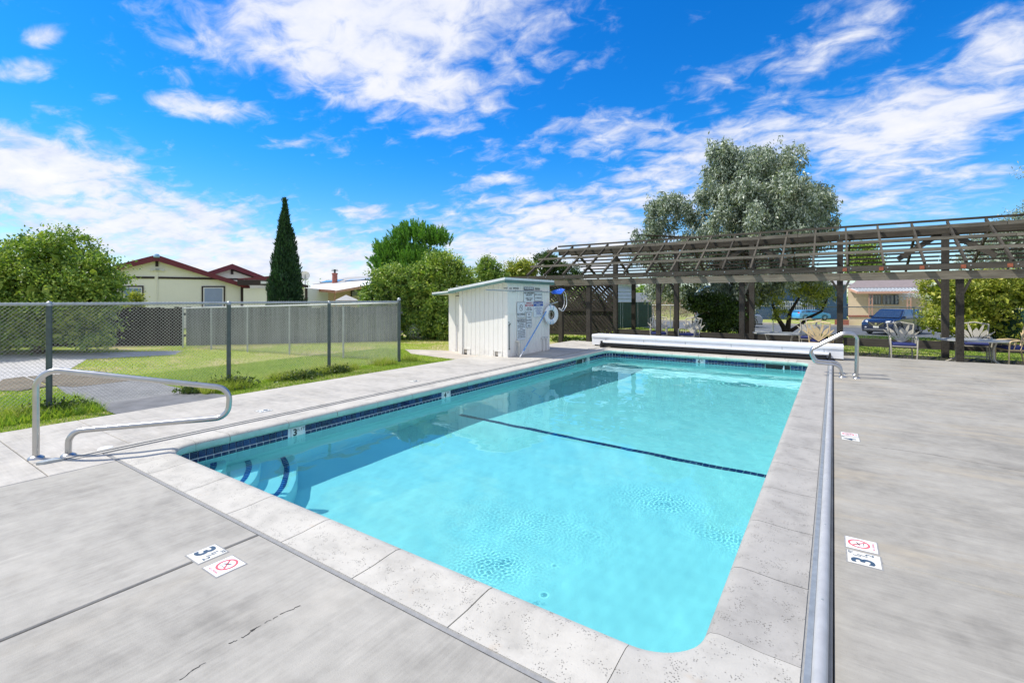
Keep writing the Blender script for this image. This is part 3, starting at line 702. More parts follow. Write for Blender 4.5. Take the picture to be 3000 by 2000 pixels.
# water
def mat_water():
    m = bpy.data.materials.new('pool_water'); m.use_nodes = True; nt = m.node_tree; nt.nodes.clear(); N = NT(nt)
    g = N.n('ShaderNodeBsdfGlass'); g.inputs['IOR'].default_value = 1.33; g.inputs['Roughness'].default_value = 0.0
    g.inputs['Color'].default_value = (0.60, 0.945, 0.945, 1)
    o = N.n('ShaderNodeOutputMaterial'); nt.links.new(g.outputs[0], o.inputs[0]); return m
def build_water():
    x0, x1, y0, y1 = PX0 - SH, PX1 + SH, PY0 - SH, PY1 + SH
    nx, ny = 460, 1010
    xs = np.linspace(x0, x1, nx); ys = np.linspace(y0, y1, ny); X, Y = np.meshgrid(xs, ys)
    Z = np.full(X.shape, WZ)
    r2 = np.random.default_rng(3)
    for k in range(34):                              # slow swell and light wind ripples
        lam = r2.uniform(.10, .85); a = r2.uniform(0, 2 * math.pi); amp = .00013 * (lam / .5) ** 1.15
        Z += amp * np.sin(2 * math.pi / lam * (X * math.cos(a) + Y * math.sin(a)) + r2.uniform(0, 6.3) + .8 * np.sin(X * r2.uniform(.5, 2) + Y * r2.uniform(.5, 2)))
    def patch(cx, cy, rx, ry, rot, cnt, amp, lam):
        cx -= .28; cy -= .10
        ca, sa = math.cos(R(rot)), math.sin(R(rot)); dx, dy = X - cx, Y - cy
        e = np.exp(-(((dx * ca + dy * sa) / rx) ** 2 + ((-dx * sa + dy * ca) / ry) ** 2)); out = 0
        for k in range(cnt):
            px_, py_ = cx + r2.normal(0, rx * .6), cy + r2.normal(0, ry * .6); rr = np.hypot(X - px_, Y - py_)
            out = out + np.sin(2 * math.pi * rr / (lam * r2.uniform(.7, 1.5)) + r2.uniform(0, 6)) * np.exp(-rr / (lam * r2.uniform(1.2, 4.5)))
        return out * e * amp
    bx, by = G(1010, 1195, WZ); Z += patch(bx, by, .22, .13, 20, 60, .00016, .030)
    bx, by = G(1060, 1150, WZ); Z += patch(bx, by, .46, .22, 30, 110, .00011, .030)
    bx, by = G(1600, 1400, WZ); Z += patch(bx, by, .30, .28, 60, 90, .00015, .030)
    bx, by = G(1660, 1120, WZ); Z += patch(bx, by, .60, .25, 20, 90, .00012, .032)
    bx, by = G(1150, 1090, WZ); Z += patch(bx, by, 1.0, .5, 30, 150, .00007, .036)
    bx, by = G(1450, 1050, WZ); Z += patch(bx, by, .7, .3, 10, 60, .00014, .036)
    for (px, py, s_) in ((1090, 1187, .016), (1061, 1213, .013), (1128, 1143, .01), (1002, 1197, .022), (1577, 1405, .018), (1612, 850, .09), (2000, 860, .05)):
        bx, by = G(px, py, WZ); rr = np.hypot(X - bx, Y - by); Z -= s_ * .05 * np.exp(-(rr / s_) ** 2)
        Z += s_ * .02 * np.sin(rr / s_ * 5) * np.exp(-rr / s_ / 2.5)
    ex = np.minimum.reduce([X - x0, x1 - X, Y - y0, y1 - Y]); Z = WZ + (Z - WZ) * np.clip(ex / .05, 0, 1)
    co = np.stack([X, Y, Z], -1).reshape(-1, 3).astype(np.float32)
    j, i = np.meshgrid(np.arange(ny - 1), np.arange(nx - 1), indexing='ij'); a = (j * nx + i).ravel()
    # leave the water out of the rounded corners
    F = np.stack([a, a + 1, a + nx + 1, a + nx], 1)
    cx_ = X[:-1, :-1].ravel() + (xs[1] - xs[0]) / 2; cy_ = Y[:-1, :-1].ravel() + (ys[1] - ys[0]) / 2
    dx = np.maximum(np.maximum(x0 + CRAD - cx_, cx_ - (x1 - CRAD)), 0); dy = np.maximum(np.maximum(y0 + CRAD - cy_, cy_ - (y1 - CRAD)), 0)
    F = F[np.hypot(dx, dy) < CRAD + .02]
    me = fast_mesh('water', co, F, mat_water(), smooth=True)
    o = link('water', me); o['kind'] = 'structure'; o.cycles.is_caustics_caster = True; return o
def fast_mesh(name, co, F, mat, smooth=False):
    me = bpy.data.meshes.new(name); me.vertices.add(len(co)); me.vertices.foreach_set('co', np.asarray(co, np.float32).ravel())
    k = F.shape[1]; me.loops.add(F.size); me.loops.foreach_set('vertex_index', F.astype(np.int32).ravel())
    me.polygons.add(len(F)); me.polygons.foreach_set('loop_start', np.arange(0, F.size, k, dtype=np.int32)); me.polygons.foreach_set('loop_total', np.full(len(F), k, np.int32))
    if smooth: me.polygons.foreach_set('use_smooth', np.ones(len(F), bool))
    me.materials.append(mat); me.update(calc_edges=True); return me
build_water()
for o in caus: o.cycles.is_caustics_receiver = True

# ------------------------------------------------------------------ depth and no-diving tiles let into the deck
def deck_mark(x, y, up, kind, txt='', sub=''):
    nm = 'depth_marker' if kind == 'd' else 'no_diving_marker'
    up = Vector((*up, 0)); ri = Vector((up.y, -up.x, 0)); z = Vector((0, 0, 1)); c = Vector((x, y, 0)); h = .077
    root = empty(nm, (x, y, 0))
    f = MB(); w = h + .008
    for a, b_, c_, d in ((-w, -w, w, -h), (-w, h, w, w), (-w, -h, -h, h), (h, -h, w, h)): f.box((a, b_, -.01), (c_, d, .0015))
    f.build('edging', M['mortar'], root)
    mb = MB(); mb.box((-h, -h, -.01), (h, h, .003)); mb.build('plate', M['mark'] if kind == 'd' else M['mark_w'], root)
    xa, ya = ri, up
    if kind == 'd':
        me = text_mesh(txt, .150, M['mark_ink'], bold=.004); place(me, 'numeral', root, ri * -.034 + up * .0 + z * .0042, xa, ya)
        if sub:
            for t_, s_, ox, oy in (sub):
                me = text_mesh(t_, s_, M['mark_ink'], bold=.0008); place(me, 'numeral', root, ri * ox + up * oy + z * .0042, xa, ya)
    else:
        rg = MB(); N_ = 28; r1, r2_ = .044, .056
        for k in range(N_):
            a0, a1 = 2 * math.pi * k / N_, 2 * math.pi * (k + 1) / N_
            P = [Vector((math.cos(a) * r_, math.sin(a) * r_ + .012, .0042)) for a, r_ in ((a0, r1), (a0, r2_), (a1, r2_), (a1, r1))]
            rg.add([xa * p.x + ya * p.y + z * p.z for p in P], [(0, 1, 2, 3)])
        P = [(-.036, .042), (-.030, .048), (.036, -.018), (.030, -.024)]
        rg.add([xa * a + ya * b_ + z * .0044 for a, b_ in P], [(0, 1, 2, 3)])
        rg.build('prohibition_ring', M['mark_red'], root)
        dv_ = MB(); dv_.add([xa * a + ya * b_ + z * .0049 for a, b_ in ((-.034, .0), (-.006, .020), (.030, .030), (-.002, .012))], [(0, 1, 2, 3)])
        dv_.add([xa * a + ya * b_ + z * .0049 for a, b_ in ((-.030, -.012), (-.024, -.010), (.018, -.010), (.018, -.013))], [(0, 1, 2, 3)])
        dv_.build('diver_symbol', M['sign_b'], root)
        me = text_mesh('NO DIVING', .019, M['mark_red']); place(me, 'lettering', root, up * -.060 + z * .0042, xa, ya)
    return root
hf = [('1', .055, .022, .030), ('/', .07, .036, .004), ('2', .055, .055, -.030), ('FT', .030, .055, .060)]
tag(deck_mark(-3.05, 1.32, (0, 1), 'd', '3', hf), 'cream depth tile reading three and a half feet beside the wide dark joint', 'depth marker')
tag(deck_mark(-2.83, 1.315, (0, 1), 'n'), 'white no diving tile with pink red ring nearest the camera at left', 'warning tile')
tag(deck_mark(.145, 3.405, (-1, 0), 'd', '3', hf), 'cream depth tile reading three and a half feet on the right deck', 'depth marker')
tag(deck_mark(.140, 3.595, (-1, 0), 'n'), 'white no diving tile with red ring on the right deck beyond the cream tile', 'warning tile')
tag(deck_mark(.150, 6.25, (-1, 0), 'd', '4', [('FT', .034, .055, .060)]), 'white depth tile reading four feet further along the right deck', 'depth marker')
tag(deck_mark(.145, 6.43, (-1, 0), 'n'), 'small looking no diving tile above the four feet tile on the right deck', 'warning tile')
tag(deck_mark(-6.30, 3.42, (1, 0), 'd', '3', hf), 'worn pale depth tile on the left deck near the handrail', 'depth marker')
tag(deck_mark(-6.30, 6.17, (1, 0), 'd', '4', [('FT', .034, .055, .060)]), 'worn pale depth tile on the left deck half way to the shed', 'depth marker')

# ------------------------------------------------------------------ cover tracks
root = empty('cover_track', (0, 0, 0), label='long round aluminium pool cover track tube beside the right coping', cat='track')
pts = [(-.045, y, .026) for y in (-.4, 3, 6, 9, 12, 13.3)]
mb = MB()
N_ = 24; vs = []; fs = []
for i, y in enumerate((-1.2, 13.35)):
    for k in range(N_):
        a = 2 * math.pi * k / N_; r_ = .027 + (.0008 if k % 2 else 0); vs.append((-.045 + r_ * math.cos(a), y, .024 + r_ * math.sin(a)))
for k in range(N_): fs.append((k, (k + 1) % N_, N_ + (k + 1) % N_, N_ + k))
mb.add(vs, fs); mb.build('tube', M['alu'], root, smooth=True)
mb = MB(); mb.box((-.098, -1.2, -.02), (-.074, 13.35, .010)); mb.build('channel', M['galv'], root)
for y in np.arange(.9, 13, .92):
    mb = MB(); mb.lathe([(.0, .004), (.005, .003), (.006, 0)], 8, (-.045, float(y), .0505)); mb.build('rivet', M['galv'], root)
root = empty('cover_track', (0, 0, 0), label='slim white pool cover track with dark slot along the left coping', cat='track')
mb = MB(); mb.box((-5.995, 1.30, .0), (-5.939, 13.4, .010)); mb.build('rail', M['coping'], root)
mb = MB(); mb.box((-5.926, 1.36, .0), (-5.908, 13.4, .006)); mb.box((-5.939, 1.36, 0), (-5.926, 13.4, .004)); mb.build('slot', M['sign_b'], root)
mb = MB(); mb.box((-5.905, 1.36, .0), (-5.868, 13.4, .008)); mb.build('rail', M['coping'], root)
mb = MB(); mb.prism([(-6.0, 1.30), (-5.985, 1.19), (-5.95, 1.16), (-5.92, 1.2), (-5.91, 1.34)], 0, .022); mb.build('end_cap', M['galv'], root)
mb = MB(); mb.lathe([(0, .016), (.055, .013), (.065, 0)], 20, (-6.03, 1.68, 0)); mb.build('deck_cap', M['white'], root)

# ------------------------------------------------------------------ handrails
def stair_rail(P, path, rad, r_, label, group=None, esc=True):
    """P: s along heading -> world; path of (s, z)"""
    root = empty('handrail', (*P(0), 0), label=label, cat='handrail', group=group)
    o0 = Vector((*P(0), 0))
    pts = [Vector((*P(s_), z)) - o0 for s_, z in path]
    mb = MB(); mb.tube(fillet(pts, rad, 9), r_, 16); mb.build('rail_tube', M['steel'], root, smooth=True)
    for i in (0, -1):
        c = pts[i]; m2 = MB(); m2.lathe([(r_, .03), (r_ + .012, .026), (.058, .012), (.062, 0)], 24, (c.x, c.y, 0)); m2.build('base_flange', M['steel'], root, smooth=True)
    return root
ca, sa = math.cos(R(50)), math.sin(R(50))
stair_rail(lambda s_: (-6.2 + s_ * ca, 1.21 + s_ * sa), [(0, 0), (0, .845), (1.62, .575), (1.60, .275), (.25, .235), (.25, 0)], [.16, .14, .13, .17], .0265,
           'brushed steel stair handrail over the near left pool corner')
LP = [(.36, 0), (.375, .82), (.16, .83), (-.40, .47), (-.30, .24), (.10, .23), (.14, 0)]
stair_rail(lambda s_: (.0 + s_, 11.02), LP, [.15, .16, .11, .10, .16], .025, 'nearer curved steel grab rail at the far right pool edge')
stair_rail(lambda s_: (.0 + s_, 11.50), LP, [.15, .16, .11, .10, .16], .025, 'farther curved steel grab rail just behind its twin at the pool edge')

# ------------------------------------------------------------------ automatic cover housing at the far end
root = empty('cover_housing', (0, 0, 0), label='long low white vinyl pool cover box across the far end of the pool', cat='pool cover box')
bx0, bx1, by0, by1 = -6.36, .20, 13.98, 14.50
mb = MB(); prof = [(by0, .04), (by0, .27), (by0 - .02, .275), (by0 - .02, .335), (by0 + .02, .36), (by1, .36), (by1, .04)]
m_ = len(prof); mb.add([(bx0, y, z) for y, z in prof] + [(bx1, y, z) for y, z in prof], [tuple(range(m_)), tuple(range(m_, 2 * m_))[::-1]] + [(i, (i + 1) % m_, m_ + (i + 1) % m_, m_ + i) for i in range(m_)])
mb.build('cover_box', M['white'], root)
for x in (-5.9, -4.7, -3.5, -2.3, -1.1, -.2):
    mb = MB(); mb.box((x, by0 - .004, .05), (x + .012, by0, .262)); mb.build('seam', M['galv'], root)
mb = MB(); mb.box((bx0 + .08, by0 + .03, .002), (bx1 - .08, by1 - .03, .04)); mb.build('plinth', M['black'], root)
mb = MB(); mb.tube([(-5.82, 13.72, .085), (-.14, 13.72, .085)], .062, 12); mb.build('rolled_cover', M['black'], root, smooth=True)
mb = MB(); mb.tube([(-5.85, 13.66, .172), (-.10, 13.66, .172)], .034, 14); mb.build('leading_bar', M['white'], root, smooth=True)
mb = MB(); mb.box((-5.80, 13.70, .15), (-.15, 13.97, .185)); mb.build('flap', M['galv'], root)
for x in (-5.93, -.10):
    mb = MB(); mb.box((x, 13.60, .0), (x + .05, 13.98, .13)); mb.box((x + .01, 13.62, .13), (x + .05, 13.7, .20)); mb.build('end_bracket', M['black'], root)

# ------------------------------------------------------------------ pump shed
SX, SY0, SY1 = -6.90, 10.02, 12.20; SXL = -8.38
root = empty('pump_shed', (SX, SY0, 0), label='small cream grooved plywood pump shed with white and green shed roof', cat='shed')
def L(p): return (p[0] - SX, p[1] - SY0, p[2])
def rz_(x): return 1.93 + (x - SX) * .145          # underside of roof
mb = MB(); q = [(SXL + .02, -.12), (SX - .02, -.12), (SX - .02, rz_(SX) - .02), (SXL + .02, rz_(SXL) - .02)]
mb.add([L((x, SY0 + .02, z)) for x, z in q] + [L((x, SY1 - .02, z)) for x, z in q], [(0, 1, 2, 3), (7, 6, 5, 4)] + [(i, 4 + i, 4 + (i + 1) % 4, (i + 1) % 4) for i in range(4)])
mb.build('wall', M['shed_in'], root)
bw = (SX - SXL) / 10
for k in range(10):                                  # front siding
    a, b_ = SXL + k * bw + .004, SXL + (k + 1) * bw - .004; mb = MB()
    z0 = -.10
    if k in (0, 7): z0 = .155                        # above the two low vents
    mb.add([L(p) for p in [(a, SY0 + .02, z0), (b_, SY0 + .02, z0), (b_, SY0 + .02, rz_(b_)), (a, SY0 + .02, rz_(a)), (a, SY0, z0), (b_, SY0, z0), (b_, SY0, rz_(b_)), (a, SY0, rz_(a))]],
           [(4, 5, 6, 7), (0, 3, 2, 1), (0, 1, 5, 4), (1, 2, 6, 5), (2, 3, 7, 6), (3, 0, 4, 7)])
    mb.build('siding_board', M['shed'], root)
nb = 14; bw = (SY1 - SY0) / nb
for k in range(nb):
    a, b_ = SY0 + k * bw + .003, SY0 + (k + 1) * bw - .003
    mb = MB(); mb.box(L((SX - .02, a, -.02)), L((SX, b_, rz_(SX)))); mb.build('siding_board', M['shed'], root)
mb = MB(); mb.box(L((SX - .07, SY0 - .018, -.1)), L((SX - .0, SY0 - .001, rz_(SX) - .01))); mb.box(L((SX + .001, SY0 - .018, -.02)), L((SX + .018, SY0 + .06, rz_(SX) - .01))); mb.build('corner_board', M['shed'], root)
mb = MB(); mb.box(L((SXL - .10, SY0 - .03, -.12)), L((SXL - .0, SY0 + .09, rz_(SXL) - .01))); mb.build('corner_board', M['shed'], root)
for cx in (SXL + .07, SX - .36):                     # low vents
    v = MB()
    for a, b_, c_, d in ((-.125, -.10, -.10, .15), (.10, -.10, .125, .15), (-.10, .125, .10, .15), (-.10, -.10, .10, -.075)): v.box(L((cx + .07 + a, SY0 - .012, b_)), L((cx + .07 + c_, SY0 + .01, d)))
    vo = v.build('vent_frame', M['shed'], root)
    v = MB(); v.box(L((cx - .03, SY0 + .004, -.07)), L((cx + .17, SY0 + .012, .125))); v.build('vent_opening', M['stone'], vo)
    v = MB(); v.box(L((cx - .01, SY0 + .001, -.065)), L((cx + .15, SY0 + .004, .01 + rnd.random() * .02))); v.build('vent_gap', M['black'], vo)
# annex with the door, set back
AX0, AY = -9.22, 10.40
mb = MB(); mb.box(L((AX0, AY, -.12)), L((SXL, SY1, 1.64))); mb.build('annex_wall', M['shed'], root)
dr = MB(); dr.box(L((-8.93, AY - .02, -.08)), L((-8.44, AY - .001, 1.56))); do = dr.build('door', M['shed'], root)
mb = MB(); mb.box(L((-8.945, AY - .012, -.1)), L((-8.93, AY - .001, 1.575))); mb.box(L((-8.945, AY - .024, 1.562)), L((-8.43, AY - .001, 1.578))); mb.build('door_gap', M['gap'], root)
mb = MB(); mb.tube([L((-8.90, AY - .03, .0)), L((-8.90, AY - .03, .6)), L((-8.88, AY - .035, .75))], .012, 6); mb.build('door_stay', M['white'], do)
# roof
rf = MB()
x0, x1, y0, y1 = SXL - .30, SX + .10, SY0 - .26, SY1 + .10
rf.slab([L((x0, y0, rz_(x0) + .004)), L((x1, y0, rz_(x1) + .004)), L((x1, y1, rz_(x1) + .004)), L((x0, y1, rz_(x0) + .004))], (0, 0, .075)); ro = rf.build('roof', M['roof_white'], root)
g = MB(); e = .004
g.slab([L((x0, y0 - .004, rz_(x0) - .045)), L((x1, y0 - .004, rz_(x1) - .045)), L((x1, y0 - .004, rz_(x1) + .018)), L((x0, y0 - .004, rz_(x0) + .018))], (0, .02, 0))
g.slab([L((x1 + .004, y0, rz_(x1) - .055)), L((x1 + .004, y1, rz_(x1) - .055)), L((x1 + .004, y1, rz_(x1) + .022)), L((x1 + .004, y0, rz_(x1) + .022))], (-.02, 0, 0)); g.build('fascia', M['green_trim'], ro)
rf = MB(); rf.slab([L((AX0 - .32, SY0 + .02, 1.60)), L((SXL - .26, SY0 + .02, 1.665)), L((SXL - .26, SY1, 1.665)), L((AX0 - .32, SY1, 1.60))], (0, 0, .065)); ro2 = rf.build('roof', M['roof_white'], root)
g = MB(); g.slab([L((AX0 - .32, SY0 + .015, 1.585)), L((SXL - .26, SY0 + .015, 1.65)), L((SXL - .26, SY0 + .015, 1.685)), L((AX0 - .32, SY0 + .015, 1.62))], (0, .02, 0)); g.build('fascia', M['green_trim'], ro2)
# fittings on the shaded side wall
def wallp(zx, zy): return PL((1450 + zx / 6.274) * .784, (800 + zy / 6.274) * .784, (SX, SY0), (0, 1))
def W5(zx, zy): p = wallp(zx, zy); return p[1], p[2]
m = MB(); y_, z_ = W5(95, 440); y2, z2 = W5(160, 250)
a = W5(225, 345); b_ = W5(380, 745); m.box(L((SX, a[0], b_[1])), L((SX + .012, b_[0], a[1]))); m.build('access_panel', M['shed'], root)
for (zx0, zx1, zy0, zy1) in ((160, 315, 262, 295), (330, 440, 262, 295), (735, 830, 268, 312)):
    a = W5(zx0, zy0); b_ = W5(zx1, zy1); m = MB(); nb_ = 9
    for k in range(nb_): yy = a[0] + (b_[0] - a[0]) * k / nb_; m.box(L((SX, yy, b_[1])), L((SX + .006, yy + (b_[0] - a[0]) / nb_ * .45, a[1])))
    m.build('louvre_vent', M['sign_g'], root)
a = W5(245, 960); b_ = W5(248, 1390); m = MB(); m.tube([L((SX + .03, a[0], a[1])), L((SX + .03, b_[0], b_[1]))], .009, 8); m.box(L((SX, a[0] - .02, a[1] - .01)), L((SX + .04, a[0] + .02, a[1] + .02))); m.box(L((SX, b_[0] - .02, b_[1] - .02)), L((SX + .04, b_[0] + .02, b_[1] + .01))); m.build('bolt_rod', M['galv_post'], root)
for (zx, zy) in ((243, 905), (268, 935)):
    a = W5(zx, zy); m = MB(); m.lathe([(0, .03), (.014, .028), (.014, 0)], 10, (0, 0, 0), 'x'); o = m.build('lock_knob', M['sign_b'], root, loc=L((SX, a[0], a[1])))
a = W5(385, 1265); m = MB(); m.tube(fillet([L((SX, a[0], a[1] + .02)), L((SX + .09, a[0] + .03, a[1] + .02)), L((SX + .09, a[0] + .03, .0))], .05, 6), .036, 12); m.build('drain_pipe', M['pipe'], root, smooth=True)
for zx in (870, 930):
    a = W5(zx, 1190); m = MB(); m.tube(fillet([L((SX + .05, a[0] - .09, a[1])), L((SX + .05, a[0], a[1])), L((SX + .05, a[0], .0))], .03, 5), .022, 10); m.build('valve_pipe', M['shed'], root, smooth=True)
    m = MB(); m.box(L((SX + .03, a[0] - .06, a[1] + .015)), L((SX + .07, a[0] + .03, a[1] + .03))); m.build('valve_handle', M['galv'], root)

# signs
def sign(zx0, zx1, zy0, zy1, label, lines, border=None, bands=(), base='sign_w', symbol=None):
    a = W5(zx0, zy0); b_ = W5(zx1, zy1); b_ = (b_[0], b_[1]); c = ((a[0] + b_[0]) / 2, (a[1] + b_[1]) / 2); w, h = b_[0] - a[0], a[1] - b_[1]
    X = SX + .019
    r_ = empty('sign', (X, c[0], c[1]), label=label, cat='sign')
    m = MB(); m.box((-.003, -w / 2, -h / 2), (.002, w / 2, h / 2)); m.build('panel', M[base], r_)
    if border:
        m = MB(); t_ = .008; u, v = w / 2 - .006, h / 2 - .006
        for q in ((-u, v - t_, u, v), (-u, -v, u, -v + t_), (-u, -v + t_, -u + t_, v - t_), (u - t_, -v + t_, u, v - t_)): m.box((.0021, q[0], q[1]), (.0031, q[2], q[3]))
        m.build('border', M[border], r_)
    for (f0, f1, mt) in bands:
        m = MB(); m.box((.0022, -w / 2 + .006, h / 2 - f1 * h), (.0034, w / 2 - .006, h / 2 - f0 * h)); m.build('band', M[mt], r_)
    for (txt, f, size, mt) in lines:
        me = text_mesh(txt, size * 1.12, M[mt], bold=size * .03); ww = max(v.co.x for v in me.vertices) - min(v.co.x for v in me.vertices)
        k = min(1.0, (w - .03) / max(ww, 1e-4))
        for v in me.vertices: v.co.x *= k
        place(me, 'lettering', r_, (.0042, 0, h / 2 - f * h), (0, 1, 0), (0, 0, 1))
    if symbol:
        f, rad = symbol; m = MB(); N_ = 24
        for k in range(N_):
            a0, a1 = 2 * math.pi * k / N_, 2 * math.pi * (k + 1) / N_
            m.add([(.004, math.cos(x) * q, h / 2 - f * h + math.sin(x) * q) for x, q in ((a0, rad * .86), (a0, rad), (a1, rad), (a1, rad * .86))], [(0, 1, 2, 3)])
        cz = h / 2 - f * h
        m.add([(.0045, -rad * .66, cz + rad * .55), (.0045, -rad * .55, cz + rad * .66), (.0045, rad * .66, cz - rad * .55), (.0045, rad * .55, cz - rad * .66)], [(0, 1, 2, 3)])
        m.add([(.0042, -.03, cz - .02), (.0042, 0, cz + .01), (.0042, .035, cz + .045), (.0042, .005, cz - .005)], [(0, 1, 2, 3)])
        m.build('symbol', M['sign_b'], r_)
    return r_
sign(520, 706, 248, 528, 'tall white warning sign with black header about no lifeguard', [('WARNING', .12, .085, 'sign_w'), ('NO LIFEGUARD', .42, .062, 'sign_b'), ('ON DUTY', .56, .062, 'sign_b'), ('SWIM AT YOUR', .77, .045, 'sign_b'), ('OWN RISK', .88, .045, 'sign_b')], None, [(.02, .24, 'sign_b')])
sign(716, 858, 318, 512, 'small white pool capacity sign right of the warning sign', [('POOL CAPACITY', .40, .05, 'sign_g'), ('25 PERSONS', .72, .055, 'sign_g')], 'sign_g')
sign(393, 543, 530, 812, 'white no diving sign with a circled diver symbol', [('NO DIVING', .80, .085, 'sign_g')], 'sign_g', symbol=(.38, .085))
sign(546, 690, 528, 706, 'small white and red emergency sign between two taller signs', [('EMERGENCY', .13, .05, 'sign_r'), ('TELEPHONE', .36, .05, 'sign_w'), ('DIAL 911', .62, .05, 'sign_g'), ('POOL AREA', .80, .05, 'sign_g')], None, [(.25, .46, 'sign_r')])
sign(695, 874, 526, 796, 'white rescue instruction sign with a dark blue header', [('ARTIFICIAL RESPIRATION', .12, .04, 'sign_w'), ('METHODS', .22, .04, 'sign_w')] + [('%s' % s_, .38 + .075 * i, .022, 'sign_bl') for i, s_ in enumerate(['TILT HEAD BACK AND LIFT CHIN', 'PINCH NOSE AND GIVE TWO BREATHS', 'CHECK FOR PULSE', 'REPEAT UNTIL HELP ARRIVES', 'CALL 911 FOR HELP', 'KEEP VICTIM WARM', 'DO NOT LEAVE VICTIM'])], None, [(.0, .29, 'sign_bl')])
sign(564, 664, 716, 996, 'narrow black framed sign banning glass in the pool area', [('NO', .16, .055, 'sign_g'), ('GLASS', .34, .055, 'sign_g'), ('ALLOWED', .52, .055, 'sign_g'), ('IN POOL', .70, .055, 'sign_g'), ('AREA', .87, .055, 'sign_g')], 'sign_b')
sign(398, 550, 840, 1216, 'tall white pool rules sign with black header and many lines', [('POOL RULES', .07, .06, 'sign_w')] + [(s_, .17 + .078 * i, .036, 'sign_g') for i, s_ in enumerate(['SHOWER BEFORE USE', 'NO RUNNING', 'CHILDREN UNDER 14', 'MUST BE WITH AN', 'ADULT', 'NO FOOD OR DRINK', 'NO GLASS IN AREA', 'NO PETS ALLOWED', 'NO ROUGH PLAY', 'POOL CLOSES AT DUSK'])], None, [(.015, .125, 'sign_b')])

# life ring, poles, skimmer net
c = Vector((-6.74, 12.02, ZH(722.8, 13.7))); root = empty('life_ring', c, R(-16), label='white life ring with pale blue bands hung at the far corner of the shed', cat='life ring')
mb = MB(); N_ = 40; K = 10
vs = []; fs = []
for i in range(N_):
    a = 2 * math.pi * i / N_
    for k in range(K):
        b_ = 2 * math.pi * k / K; rr = .205 + .075 * math.cos(b_); vs.append((.035 * math.sin(b_), rr * math.cos(a), rr * math.sin(a)))
for i in range(N_):
    for k in range(K): fs.append((i * K + k, i * K + (k + 1) % K, ((i + 1) % N_) * K + (k + 1) % K, ((i + 1) % N_) * K + k))
mb.add(vs, fs); mb.build('ring', M['white'], root, smooth=True)
for a0 in (75, 105, 255, 280):
    mb = MB(); vs = []; fs = []
    for i in range(3):
        a = R(a0 + (i - 1) * 4)
        for k in range(K):
            b_ = 2 * math.pi * k / K; rr = .205 + .079 * math.cos(b_); vs.append((.039 * math.sin(b_), rr * math.cos(a), rr * math.sin(a)))
    for i in range(2):
        for k in range(K): fs.append((i * K + k, i * K + (k + 1) % K, (i + 1) * K + (k + 1) % K, (i + 1) * K + k))
    mb.add(vs, fs); mb.build('band', M['ltblue'], root, smooth=True)
mb = MB()
for j in range(5):
    ph = rnd.uniform(0, 6); mb.tube([(-.02 + .008 * j, .085 * math.cos(a + ph) * rnd.uniform(.7, 1), .10 * math.sin(a + ph)) for a in np.linspace(0, 6.0, 14)], .006, 5)
mb.build('rope_coil', M['stone'], root)
mb = MB(); mb.tube([(-.08, -.02, .285), (.0, .0, .31), (.04, .22, .37)], .018, 8); mb.build('hanger', M['galv'], root)
g0 = PL(1194.3, 813.4, (SX + .34, 0), (0, 1))[:2]; top = wallp(985, 560)
root = empty('telescopic_pole', (g0[0], g0[1], .0), label='blue telescopic pole leaning diagonally against the shed wall', cat='pole')
P0_ = Vector((0, 0, .02)); P1_ = Vector((SX + .07 - g0[0], top[1] - g0[1], top[2]))
mb = MB(); mb.tube([P0_.lerp(P1_, .10), P1_], .017, 10); mb.build('pole', M['blue_pole'], root, smooth=True)
mb = MB(); mb.tube([P0_, P0_.lerp(P1_, .10)], .013, 8); mb.build('pole_tip', M['white'], root, smooth=True)
mb = MB(); mb.tube([P0_.lerp(P1_, .14), P0_.lerp(P1_, .17)], .022, 10); mb.build('lock_sleeve', M['ltblue'], root, smooth=True)
root = empty('leaf_skimmer', (SX + .08, 9.0, 1.70), label='long aluminium pole with bright blue leaf net lying on hooks along the shed top', cat='pool net')
mb = MB(); mb.tube([(0, 0, 0), (0, 1.2, -.01), (.0, 3.2, -.02)], .014, 8); mb.build('pole', M['galv'], root, smooth=True)
mb = MB(); P = [(.0, 3.16, -.02), (.02, 3.2, -.05), (.12, 3.5, -.07), (.12, 3.75, .06), (.0, 3.78, .09), (-.04, 3.4, .02), (.0, 3.16, -.02)]
mb.tube(P, .016, 8); mb.build('net_frame', M['blue_net'], root, smooth=True)
mb = MB(); mb.add(P[1:6], [(0, 1, 2, 3, 4)]); mb.build('net', M['blue_net'], root)
mb = MB(); mb.tube(fillet([(.02, 3.62, .06), (.03, 4.0, .0), (.03, 4.1, -.4), (.03, 3.8, -.62), (.03, 3.62, -.5)], .2, 6), .010, 6); mb.tube(fillet([(.0, 3.55, .05), (.0, 3.9, .0), (.0, 4.0, -.4), (.0, 3.75, -.58), (.0, 3.6, -.5)], .2, 6), .008, 6); mb.build('hose_loop', M['white'], root, smooth=True)
for y in (1.25, 2.9):
    mb = MB(); mb.tube(fillet([(-.08, y, -.03), (.02, y, -.03), (.02, y, .02)], .01, 3), .006, 6); mb.build('hook', M['galv'], root)
# pad in front of the annex
mb = MB(); mb.prism([(-9.6, 9.3), (-7.74, 9.05), (-7.74, 10.0), (-8.4, 10.0), (-8.4, 10.42), (-9.5, 10.42), (-10.6, 10.0)], -.10, -.018); tag(mb.build('concrete_pad', M['pad']), kind='structure')

